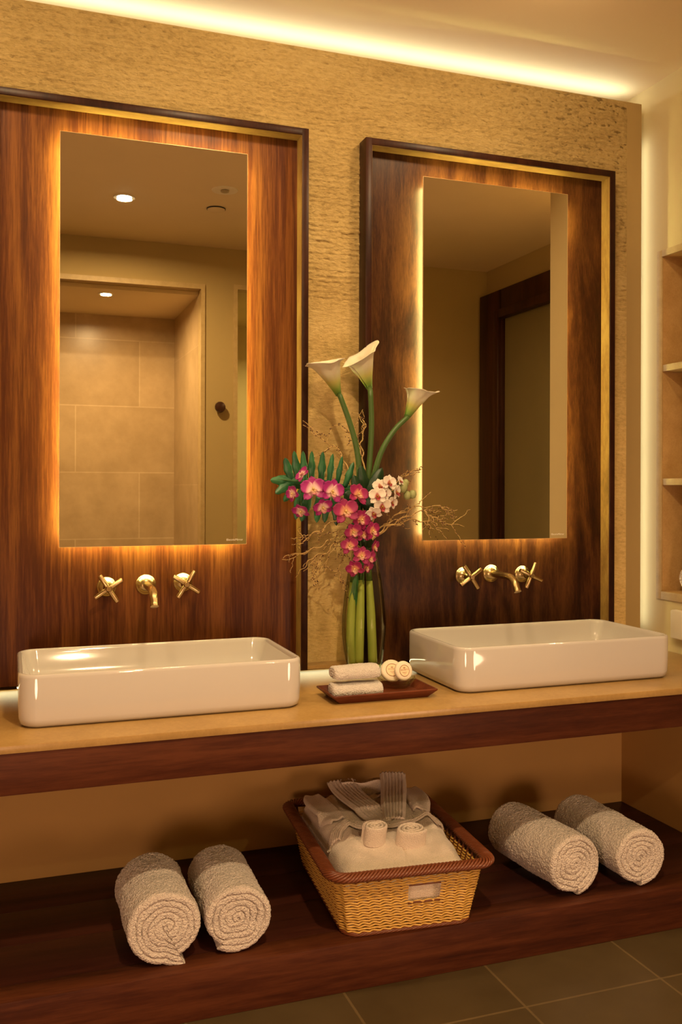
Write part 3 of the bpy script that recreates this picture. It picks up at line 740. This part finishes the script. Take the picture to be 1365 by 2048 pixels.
calla([(815, 834), (790, 858), (764, 900), (749, 950), (741, 1010), (738, 1110), (744, 1230), (748, 1325)], -.14, -.12, ((814, 834), (844, 772)), V(880, 775, -.12)-V(835, 755, -.10), .11, .042,
      'shorter white calla lily leaning over the right mirror edge', 3.1, -.02)

# orchids ------------------------------------------------------------
def petal_grid(mb, L_, w, cup, tw, base_r=0, n=9, m=7, tipp=1.0, M3=None, c=Vector(), gscale=1.0, z0=0):
    P, G = [], []
    for i in range(n+1):
        f = i/n; wd = w*(sin(pi*min(1, f*.93+.05))**.62)*(.75+.35*f) if f < 1 else 0
        ring, g = [], []
        for j in range(m+1):
            s = j/m*2-1
            x = base_r+L_*(f-(s*s)*.06*tipp); y = s*wd*.5; z = cup*(f*f)*L_+.25*abs(s)**2*wd*tw+.0008*sin(9*f+4*s)+z0
            v = Vector((x, y, z)); ring.append(c+(M3 @ v if M3 else v)); g.append(min(1, (base_r+L_*f)*gscale))
        P.append(ring); G.append(g)
    mb.grid(P, 0, G)
def flower_meshes(key, mat, lipmat, wide):
    R = .5                                   # unit flower, 1 across
    m = MB()
    for a, w in ((90, .34), (90+128, .32), (90-128, .32)): petal_grid(m, .46, w, .10, .5, .03, M3=Matrix.Rotation(radians(a), 3, 'Z'), gscale=2.0)
    for a in (90+62, 90-62): petal_grid(m, .47, .50*wide, .16, .4, .03, M3=Matrix.Rotation(radians(a), 3, 'Z'), gscale=2.0, z0=.02)
    pm = m.mesh(key+'_petals'); pm.materials.append(mat); pm.shade_smooth()
    m = MB()
    petal_grid(m, .22, .22, .9, 1.4, .01, M3=Matrix.Rotation(radians(-90), 3, 'Z'), gscale=4, z0=.03)
    for a in (-40, -140): petal_grid(m, .13, .12, 1.2, .8, .02, M3=Matrix.Rotation(radians(a), 3, 'Z'), gscale=4, z0=.04)
    m.tube([(0, .02, .02), (0, .03, .10), (0, .01, .15)], [.035, .04, .02], 10, 0, [0, 0, .1])
    lm = m.mesh(key+'_lip'); lm.materials.append(lipmat); lm.shade_smooth()
    return pm, lm
FM = {'m': flower_meshes('magenta', M['orchid'], M['lip'], 1.0), 'd': flower_meshes('deep', M['orchid_b'], M['lip'], .95), 'w': flower_meshes('white', M['orchid_w'], M['lip_w'], 1.05)}
def flower(parent, p, size, key, yaw, pitch, roll):
    """flower facing -y, turned by yaw (towards +x) and pitch (up)"""
    pm, lm = FM[key]
    Mx = Matrix.Translation(p) @ (Matrix.Rotation(radians(yaw), 4, 'Z') @ Matrix.Rotation(radians(90-pitch), 4, 'X') @ Matrix.Rotation(radians(roll), 4, 'Z')) @ Matrix.Diagonal((size, size, size, 1))
    o = bpy.data.objects.new('flower', pm); COL.objects.link(o); o.parent = parent
    o.matrix_parent_inverse = Matrix.Translation(parent.location).inverted(); o.matrix_basis = Mx
    so = o.modifiers.new('solid', 'SOLIDIFY'); so.thickness = .025
    l = bpy.data.objects.new('lip', lm); COL.objects.link(l); l.parent = o
    s2 = l.modifiers.new('solid', 'SOLIDIFY'); s2.thickness = .02
def spray(label, root_px, flowers, key, stem_px, y_of, group='orchid sprays in the vase', buds=()):
    r = Vector((VX, VY, CT+.40))
    t = empty('orchid_spray', r, label, 'orchid spray', group)
    pts = spline([V(u, v, y) for u, v, y in stem_px], 6)
    MB().tube(pts, [.0022*(1.2-.6*k/len(pts)) for k in range(len(pts))], 8).build('stem', M['stem'], t, 180)
    for (u, v, px, y, yaw, pit, rol) in flowers:
        flower(t, V(u, v, y-.018), px/600, key, yaw, pit, rol)
        # pedicel
        p = V(u, v, y-.014); q = min(pts, key=lambda w: (w-p).length)
        MB().tube([p, (p+q)/2+Vector((0, .004, -.003)), q], [.0012]*3, 6).build('pedicel', M['stem'], t, 180)
    for (u, v, px, y) in buds:
        m = MB(); c = V(u, v, y); r_ = px/600/2
        m.lathe([(r_*sin(pi*k/8)+.0001, -r_*1.2*cos(pi*k/8)) for k in range(9)], c, 14); m.build('bud', M['bud'], t, 180)
spray('magenta orchid spray fanning out over the split leaf', None,
      [(627, 980, 56, -.205, -12, 12, 8), (664, 984, 54, -.215, 10, 4, -14), (646, 1014, 44, -.20, 0, -30, 20), (606, 950, 36, -.19, -70, 30, 60), (587, 988, 36, -.19, -62, -8, 30), (603, 1022, 38, -.185, -40, -38, 10)],
      'm', [(728, 1095, -.15), (722, 1050, -.155), (700, 1010, -.165), (660, 988, -.185), (620, 985, -.18), (592, 985, -.17)], None)
spray('deep magenta orchid spray hanging in front of the vase mouth', None,
      [(716, 990, 50, -.205, 14, 18, -20), (692, 1024, 58, -.215, -6, 10, 12), (722, 1040, 46, -.20, 18, 0, -30), (745, 1062, 42, -.205, 24, 4, 12), (708, 1064, 40, -.205, -10, -8, 30), (727, 1070, 34, -.195, 4, 0, 0),
       (701, 1092, 40, -.20, -22, 4, 14), (749, 1094, 34, -.185, 40, -10, 10), (724, 1112, 42, -.205, -4, 6, -14), (740, 1117, 34, -.20, 14, -6, 30), (712, 1137, 40, -.20, -34, -20, 24), (734, 1134, 34, -.19, 26, -24, -10)],
      'd', [(730, 1096, -.15), (728, 1050, -.155), (716, 1010, -.16), (712, 1040, -.19), (722, 1085, -.185), (724, 1120, -.18), (716, 1136, -.18)], None)
spray('white orchid spray with dark red centres above the curly twigs', None,
      [(760, 973, 34, -.20, -8, 14, 14), (778, 966, 36, -.205, 14, 10, -10), (755, 992, 40, -.21, -8, 4, 6), (770, 986, 30, -.20, 8, 0, -24), (792, 984, 36, -.195, 44, 0, 10), (764, 1012, 42, -.205, 2, -14, 4), (784, 1005, 30, -.19, 24, -10, -20), (748, 1026, 36, -.20, -16, -30, 26), (800, 962, 24, -.18, 40, 20, 0)],
      'w', [(734, 1095, -.15), (740, 1050, -.155), (752, 1015, -.16), (768, 990, -.18), (796, 972, -.175), (822, 986, -.16)], None,
      buds=[(806, 973, 20, -.175), (815, 990, 15, -.17), (826, 988, 15, -.165), (812, 965, 13, -.17)])

# split leaf ---------------------------------------------------------
def blade(mb, a, b, w, bow=.012, up=None, n=14, m=6, y_n=Vector((0, -1, 0)), shape=.7):
    a, b = Vector(a), Vector(b); d = b-a; s = d.cross(y_n).normalized(); P = []
    for i in range(n+1):
        f = i/n; wd = w*(sin(pi*min(.999, .10+f*.88))**shape)
        if i == n: wd = w*.02
        P.append([a+d*f+y_n*(bow*sin(pi*f)-abs(j/m*2-1)*wd*.22)+s*((j/m-.5)*wd*(1+.10*sin(f*16+j))) for j in range(m+1)])
    mb.grid(P)
t = empty('split_leaf', (VX, VY, CT+.42), 'glossy green deeply split leaf spreading left from the vase', 'leaf')
m = MB()
lob = [((578, 962), (541, 961), 15), ((584, 960), (570, 916), 15), ((597, 960), (588, 902), 13), ((610, 963), (606, 902), 12), ((624, 965), (624, 902), 12), ((643, 967), (646, 903), 13), ((658, 969), (666, 907), 11), ((674, 972), (685, 912), 10), ((690, 974), (708, 924), 12),
       ((582, 966), (551, 988), 15), ((592, 972), (568, 1004), 14), ((606, 975), (592, 1040), 16), ((622, 980), (603, 1044), 17), ((642, 985), (634, 1046), 16), ((657, 985), (650, 1046), 15), ((670, 985), (674, 1052), 14)]
for (a, b, w_) in lob: blade(m, V(*a, -.150), V(*b, -.150-.02*random.random()), w_/600*1.2, .004)
for k in range(8):
    a = (572+k*18, 960+k*2); b = (590+k*18, 964+k*2.2); 
blade(m, V(560, 960, -.152), V(725, 985, -.145), 26/600, .004, shape=.35)
m.build('leaf_blade', M['leaf'], t, 180).modifiers.new('s', 'SOLIDIFY').thickness = .0008
MB().tube(spline([V(556, 959, -.155), V(610, 965, -.157), V(670, 974, -.155), V(720, 990, -.135), V(728, 1050, -.14), V(728, 1150, -.15), V(725, 1250, -.15)], 6), [.0012]*12+[.0022]*25, 8).build('petiole', M['stem'], t, 180)
t = empty('dark_leaf_cluster', (VX, VY, CT+.42), 'dark green broad leaves tucked around the vase mouth', 'leaves'); 
for a, b, w_ in (((728, 1020), (765, 935), 34), ((722, 1010), (690, 985), 36), ((730, 1000), (722, 930), 26), ((735, 1010), (768, 975), 30), ((715, 1050), (693, 1075), 26), ((745, 1030), (742, 985), 34), ((718, 1000), (708, 950), 24), ((724, 1060), (738, 1110), 30)):
    m = MB(); blade(m, V(*a, -.150), V(*b, -.165), w_/600, .012); m.build('leaf_blade', M['leafd'], t, 180).modifiers.new('s', 'SOLIDIFY').thickness = .0008
m = MB(); blade(m, V(706, 1140, -.14), V(697, 1228, -.135), 15/600, -.004); 
# strap leaf under water
o = MB(); blade(o, Vector((VX-.030, VY-.012, CT+.33)), Vector((VX-.050, VY-.012, CT+.17)), .026, .0); o.build('leaf_blade', M['leaf'], t, 180)
m.bm.free()

# curly twigs --------------------------------------------------------
rt = random.Random(5)
def twig(px, y0, y1, label, nb, r0=.0033, spread=.09, droop=0):
    root = V(*px[0], y0); t = empty('curly_twig', root, label, 'twig', 'curly willow twigs in the vase')
    n = len(px); main = spline([V(u, v, y0+(y1-y0)*k/(n-1)) for k, (u, v) in enumerate(px)], 10)
    def wig(pts, amp, fr):
        ph = rt.random()*9; out = []
        for k, p in enumerate(pts):
            f = k/len(pts)
            out.append(p+Vector((sin(k*fr+ph), cos(k*fr*1.2+ph)*.8, sin(k*fr*.8+ph*2)))*amp*min(1, f*3))
        return out
    main = wig(main, .0045, .9); m = MB()
    m.tube(main, [max(.0007, r0*(1-.75*k/len(main))) for k in range(len(main))], 6)
    def buds(pts, st=3):
        for k in range(st, len(pts)-1, st):
            d = (pts[k+1]-pts[k]).normalized(); o_ = Vector((rt.uniform(-1, 1), rt.uniform(-1, 1), rt.uniform(-1, 1))).normalized()*.0015
            m.tube([pts[k]+o_*.4, pts[k]+o_+d*.002, pts[k]+o_*1.6+d*.005], [.0012, .0019, .0004], 5, 1)
    buds(main, 3)
    for b in range(nb):
        k = rt.randint(int(len(main)*.2), int(len(main)*.9)); p = main[k]; d = (main[min(k+2, len(main)-1)]-main[max(k-2, 0)]).normalized()
        q = Vector((rt.uniform(-1, 1), rt.uniform(-.5, .4), rt.uniform(-1, 1))); dv = (d*1.1+q*.9).normalized(); ln = spread*rt.uniform(.45, 1.1)
        cu = Vector((rt.uniform(-1, 1), rt.uniform(-.3, .3), rt.uniform(-1, 1)-droop))*ln*.35
        pts = [p+dv*ln*f+cu*f*f for f in [i/13 for i in range(14)]]
        pts = wig(pts, .0035, 1.3); m.tube(pts, [max(.0008, .0017*(1-.6*i/13)) for i in range(14)], 5); buds(pts, 2)
        if rt.random() < .5:
            k2 = rt.randint(4, 10); dv2 = (dv+Vector((rt.uniform(-1, 1), 0, rt.uniform(-1, 1)))).normalized()
            p2 = wig([pts[k2]+dv2*ln*.5*i/8 for i in range(9)], .0025, 1.4); m.tube(p2, [.0009]*9, 5); buds(p2, 2)
    m.build('branch', [M['twig'], M['twig_bud']], t, 180)
twig([(733, 1090), (765, 1060), (800, 1040), (845, 1022), (880, 1040), (928, 1052)], -.15, -.15, 'golden curly twig reaching furthest right across the mirror', 9)
twig([(733, 1092), (772, 1058), (820, 1040), (860, 1045), (900, 1062)], -.15, -.13, 'golden curly twig reaching right, lowest over the mirror corner', 8)
twig([(733, 1085), (775, 1045), (820, 1018), (862, 1012), (915, 1020)], -.15, -.12, 'golden curly twig reaching right at orchid height', 7)
twig([(736, 1060), (765, 1010), (795, 965), (820, 945), (845, 935)], -.15, -.16, 'short curly twig rising behind the white orchids', 8, spread=.06)
twig([(728, 1060), (700, 960), (680, 905), (652, 885), (622, 862)], -.15, -.13, 'curly twig rising over the split leaf towards the left', 7, spread=.07)
twig([(730, 1060), (722, 930), (712, 880), (692, 862), (668, 848)], -.15, -.12, 'curly twig rising between the first two lily stems', 6, spread=.06)
twig([(731, 1050), (728, 930), (722, 885), (730, 850), (705, 822)], -.15, -.10, 'thin curly twig rising highest behind the lilies', 4, spread=.05)
twig([(722, 1085), (690, 1060), (655, 1085), (622, 1100), (580, 1112)], -.15, -.14, 'curly twig stretching left in front of the cherry surround', 7)
twig([(722, 1090), (690, 1072), (660, 1100), (628, 1118), (636, 1142)], -.15, -.14, 'curly twig looping down over the stone wall', 9, droop=.5)
twig([(724, 1095), (700, 1085), (690, 1110), (680, 1140), (686, 1165)], -.16, -.15, 'curly twig hanging beside the vase neck', 8, spread=.06, droop=.8)
twig([(720, 1075), (680, 1040), (645, 1060), (612, 1075), (600, 1078)], -.16, -.15, 'curly twig below the split leaf tips', 7, spread=.06)

# ------------------------------------------------------------------ wicker basket
BR = radians(-4.5); bc = Vector((1.083, -.353, SH)); BH = .185
def BL(u, v, z): return Vector((bc.x+u*cos(BR)-v*sin(BR), bc.y+u*sin(BR)+v*cos(BR), SH+z))
def bdim(z): f = z/BH; return .375+.070*f, .545+.060*f       # width, depth of the woven body at height z
def bpath(z, n, out=0):
    w_, d_ = bdim(z); w_ += 2*out; d_ += 2*out; r = .045
    segs = [(w_-2*r), r*pi/2, (d_-2*r), r*pi/2]*2; tot = sum(segs); pts = []
    for k in range(n):
        s = tot*k/n; q = 0
        # start middle of front side, going +u
        s = (s+segs[0]/2+tot/2) % tot
        while s > segs[q]: s -= segs[q]; q += 1
        if q == 0: p = (-w_/2+r+s, -d_/2); nn = (0, -1)
        elif q == 1: a = -pi/2+s/r; p = (w_/2-r+r*cos(a), -d_/2+r+r*sin(a)); nn = (cos(a), sin(a))
        elif q == 2: p = (w_/2, -d_/2+r+s); nn = (1, 0)
        elif q == 3: a = s/r; p = (w_/2-r+r*cos(a), d_/2-r+r*sin(a)); nn = (cos(a), sin(a))
        elif q == 4: p = (w_/2-r-s, d_/2); nn = (0, 1)
        elif q == 5: a = pi/2+s/r; p = (-w_/2+r+r*cos(a), d_/2-r+r*sin(a)); nn = (cos(a), sin(a))
        elif q == 6: p = (-w_/2, d_/2-r-s); nn = (-1, 0)
        else: a = pi+s/r; p = (-w_/2+r+r*cos(a), -d_/2+r+r*sin(a)); nn = (cos(a), sin(a))
        pts.append((p, nn))
    return pts
t = empty('wicker_basket', bc, 'rectangular honey wicker basket with brown braided rim holding the bathrobe', 'basket')
NS = 60; NP = NS*6
m = MB(); hole_u = (-.010, .082); hole_z = (.085, .132)
z = .013; row = 0
while z < BH-.022:
    path = bpath(z, NP); run = []; runs = []
    for k in range(NP+1):
        (p, nn) = path[k % NP]; a = 2*pi*(k/6.0)/2
        off = .0034*(1-2*abs(sin(a)))+.0004*(row % 2); zz = z+.0009*sin(2*a+row*1.7)
        q = BL(p[0]+nn[0]*off, p[1]+nn[1]*off, zz)
        inhole = hole_u[0] < p[0] < hole_u[1] and nn[1] < -.5 and hole_z[0] < z < hole_z[1]
        if inhole:
            if len(run) > 1: runs.append(run)
            run = []
        else: run.append(q)
    if len(run) > 1: runs.append(run)
    for r_ in runs: m.tube(r_, .0031, 6, caps=False)
    z += .0079; row += 1
m.build('weave', M['wicker'], t, 180)
m = MB()
for k in range(NS):
    pts = []
    for zz in (.004, .05, .10, BH-.02, BH-.005):
        (p, nn) = bpath(zz, NS)[k]; 
        if hole_u[0] < p[0] < hole_u[1] and nn[1] < -.5 and len(pts) < 9:
            pts.append(None if hole_z[0] < zz < hole_z[1] else BL(p[0], p[1], zz))
        else: pts.append(BL(p[0], p[1], zz))
    if None in pts: pts = [BL(*bpath(.004, NS)[k][0], .004), BL(*bpath(.08, NS)[k][0], .08)]
    m.tube(pts, .0036, 6)
m.build('stakes', M['wicker_d'], t, 180)
def braid(z0, out, n, r, strands, amp, ampz, mat, name, turns):
    m = MB()
    for s in range(strands):
        pts = []
        for k in range(n+1):
            (p, nn) = bpath(min(z0, BH), n, out)[k % n] if False else PATH[k % n]
            a = 2*pi*turns*k/n+2*pi*s/strands
            o_ = amp*cos(a); zz = z0+ampz*sin(a)
            pts.append(BL(p[0]+nn[0]*o_, p[1]+nn[1]*o_, zz))
        m.tube(pts, r, 6, caps=False)
    m.build(name, mat, t, 180)
n = 600
PATH = bpath(BH, n, .010); braid(BH-.004, .0, n, .0040, 8, .0165, .0095, M['wicker_d'], 'rim', 24)
PATH = bpath(0, n, .001); braid(.0055, .0, n, .0028, 5, .003, .0035, M['wicker_d'], 'foot_border', 24)
m = MB(); m.loft([[BL(*q[0], .004) for q in bpath(0, 80, -.004)], [BL(*q[0], .008) for q in bpath(0, 80, -.004)]]); m.build('base', M['wicker_d'], t, 30)
# brown binding along the label window
def fr(u, z, o=.005): return BL(u, -bdim(z)[1]/2-o, z)
m = MB(); h0, h1, v0, v1 = hole_u[0]-.001, hole_u[1]+.001, hole_z[0]-.003, hole_z[1]+.003
m.tube([fr(h0+(h1-h0)*k/12, v0+.002*abs(sin(pi*k/6)), .003) for k in range(13)], .0026, 6)
m.tube([fr(h0+(h1-h0)*k/12, v1, .003) for k in range(13)], .0022, 6)
m.build('window_binding', M['wicker_d'], t, 180)

# ------------------------------------------------------------------ folded bathrobe in the basket
t = empty('folded_bathrobe', (bc.x, bc.y, SH+.02), 'folded white bathrobe with rolled belt ends lying in the basket', 'bathrobe')
def robe_z(s, q, flat=False):
    """s 0..1 left-right, q 0..1 front-back -> height above the shelf"""
    base = .178+.048*q+.016*sin(pi*min(1, q*1.1))
    if flat: return base
    e = min(s, 1-s); ed = min(1, e/.16); base -= .05*(1-math.sqrt(max(0, 1-(1-ed)**2)))
    e = min(1, q/.10); base -= .05*(1-math.sqrt(max(0, 1-(1-e)**2)))
    e = min(1, (1-q)/.07); base -= .08*(1-math.sqrt(max(0, 1-(1-e)**2)))
    base += .012*noise.noise(Vector((s*4, q*5, 1)))+.006*noise.noise(Vector((s*9+q*3, q*11, 4)))
    # sleeve folds
    base += .004*noise.noise(Vector((s*16, q*7+s*5, 9)))*(q < .5)
    base += .010*math.exp(-((s-.13-.12*q)/.035)**2)*(q > .3)+.010*math.exp(-((s-.90+.10*q)/.04)**2)*(q > .3)
    # neck hollow
    nx = (s-.50)/.17; ny = (q-.80)/.22; base -= .030*math.exp(-(nx*nx+ny*ny)*1.6)
    # centre seam in the skirt
    base -= .008*math.exp(-((s-.52-.1*q)/.012)**2)*(q < .33)
    return base
def RI(p):
    du = p-bc; u = du.x*cos(-BR)-du.y*sin(-BR); v = du.x*sin(-BR)+du.y*cos(-BR)
    q = (v+.265)/.515; return u/(.36+.03*q)+.5, q
def RP(s, q, dz=0):
    w_ = .36+.03*q; u = (s-.5)*w_; v = -.265+q*.515
    return BL(u, v, robe_z(s, q)+dz)
P = []; ns, nq = 90, 110
for i in range(nq+1):
    q = i/nq; r_ = []
    r_.append(BL(-.165-.01*q, -.258+q*.50, .03)); r_.append(BL(-.178-.012*q, -.265+q*.515, .10))
    for j in range(ns+1): r_.append(RP(j/ns, q))
    r_.append(BL(.178+.012*q, -.265+q*.515, .10)); r_.append(BL(.165+.01*q, -.258+q*.50, .03))
    P.append(r_)
f0 = [Vector((p.x, p.y, SH+.03)) for p in P[0]]; b0 = [Vector((p.x, p.y, SH+.03)) for p in P[-1]]
P = [f0]+P+[b0]
MB().grid(P).build('robe_body', M['robe'], t, 180)
def strip(name, pts_sq, width, thick, ribs, lift, rise=0, taper=None):
    """ribbed cloth band following (s, q) points on the robe, width in metres"""
    c = spline([Vector((s, q, 0)) for s, q in pts_sq], 8); rings = []
    for k, p in enumerate(c):
        a = c[max(k-1, 0)]; b = c[min(k+1, len(c)-1)]; d3 = (RP(b.x, b.y)-RP(a.x, a.y)); d3.z = 0; d3.normalize()
        sd = Vector((-d3.y, d3.x, 0)); ring = []; wv = width*(taper(k/(len(c)-1)) if taper else 1)
        O3 = RP(p.x, p.y)
        nj = 28
        for j in range(nj+1):
            f = j/nj-.5; pos = O3+sd*f*wv
            # height of the robe below
            du = (pos-bc); u = du.x*cos(-BR)-du.y*sin(-BR); v = du.x*sin(-BR)+du.y*cos(-BR)
            q_ = min(1, max(0, (v+.265)/.515)); s_ = min(1, max(0, u/(.36+.03*q_)+.5))
            zz = SH+(robe_z(s_, q_, True) if q_ > .6 else robe_z(s_, q_))+lift+rise*(1-k/(len(c)-1))**3+thick*(1-(abs(f)*2)**10)+.0026*cos(2*pi*ribs*(f+.5))
            ring.append(Vector((pos.x, pos.y, zz)))
        rings.append(ring)
    o = MB().grid(rings).build(name, M['robe'], t, 180); sm = o.modifiers.new('s', 'SOLIDIFY'); sm.thickness = .006; sm.offset = -1
    return o
strip('lapel', [(.35, 1.0), (.365, .88), (.40, .73), (.45, .58), (.51, .42)], .100, .007, 8, .012, .022, taper=lambda f: 1.0-.12*f-.45*max(0, f-.7)**1.2)
strip('lapel', [(.81, 1.0), (.77, .88), (.71, .74), (.64, .58), (.57, .42)], .088, .009, 8, .016, .028, taper=lambda f: 1.0-.12*f-.45*max(0, f-.7)**1.2)
strip('sleeve_fold', [(.07, .93), (.075, .80), (.10, .62), (.13, .50)], .075, .012, 1, .002, 0, taper=lambda f: .6+.5*sin(pi*min(1, f*.9+.1)))
strip('sleeve_fold', [(.93, .92), (.925, .80), (.90, .66), (.86, .54)], .075, .012, 1, .002, 0, taper=lambda f: .6+.5*sin(pi*min(1, f*.9+.1)))
# upright back of the collar
R_ = []
for k in range(41):
    f = k/40; s_ = .34+.44*f; a = sin(pi*f); col = []
    for j in range(13):
        g = j/12; p = BL((s_-.5)*.385, -.265+(.955+.012*a)*.515, .215+.052*g-.006*a+.003*sin(11*f))
        col.append(p+Vector((0, .014*g-.0016*cos(2*pi*5*g), 0)))
    R_.append(col)
o = MB().grid(R_).build('back_collar', M['robe'], t, 180); o.modifiers.new('s', 'SOLIDIFY').thickness = .012
strip('belt', [(.03, .33), (.09, .40), (.22, .43), (.38, .41), (.52, .38), (.68, .42), (.85, .45), (.97, .38)], .042, .006, 6, .009)
strip('inner_fold', [(.40, .84), (.45, .80), (.55, .80), (.61, .84)], .03, .008, 1, .006)
def belt_roll(u_, v_, rx, ry, h, label_seed, rot):
    m = MB(); s, q = RI(at(u_, v_, Z=SH+.186)); base = RP(s, q); z0 = base.z-.004; n_turn = 3.2; N_ = 120; th = .0075
    for side in (0,):
        ptsI, ptsO = [], []
        for k in range(N_+1):
            a = 2*pi*n_turn*k/N_+rot; f = k/N_
            r0 = .12+.88*f
            ptsO.append((rx*r0*cos(a), ry*r0*sin(a)))
            r1 = max(.02, r0-.88/n_turn*.72); ptsI.append((rx*r1*cos(a), ry*r1*sin(a)))
    rings = []
    for k in range(N_+1):
        O_, I_ = ptsO[k], ptsI[k]; ring = []
        tilt = lambda x, y, z: Vector((base.x+x, base.y+y-.30*z, z0+z+.15*y))
        for fz, fo in ((0, 0), (.25, -.03), (.5, 0), (.75, -.03), (.93, 0), (1.0, .2), (1.02, .5), (1.0, .8), (.93, 1), (.5, 1), (0, 1)):
            x = O_[0]+(I_[0]-O_[0])*fo; y = O_[1]+(I_[1]-O_[1])*fo; ring.append(tilt(x, y, h*fz))
        rings.append(ring)
    m.loft(rings, True, True, True).build('belt_end_roll', M['robe'], t, 50)
belt_roll(751, 1697, .041, .031, .058, 1, 1.2)
belt_roll(823, 1692, .050, .035, .058, 2, -1.9)
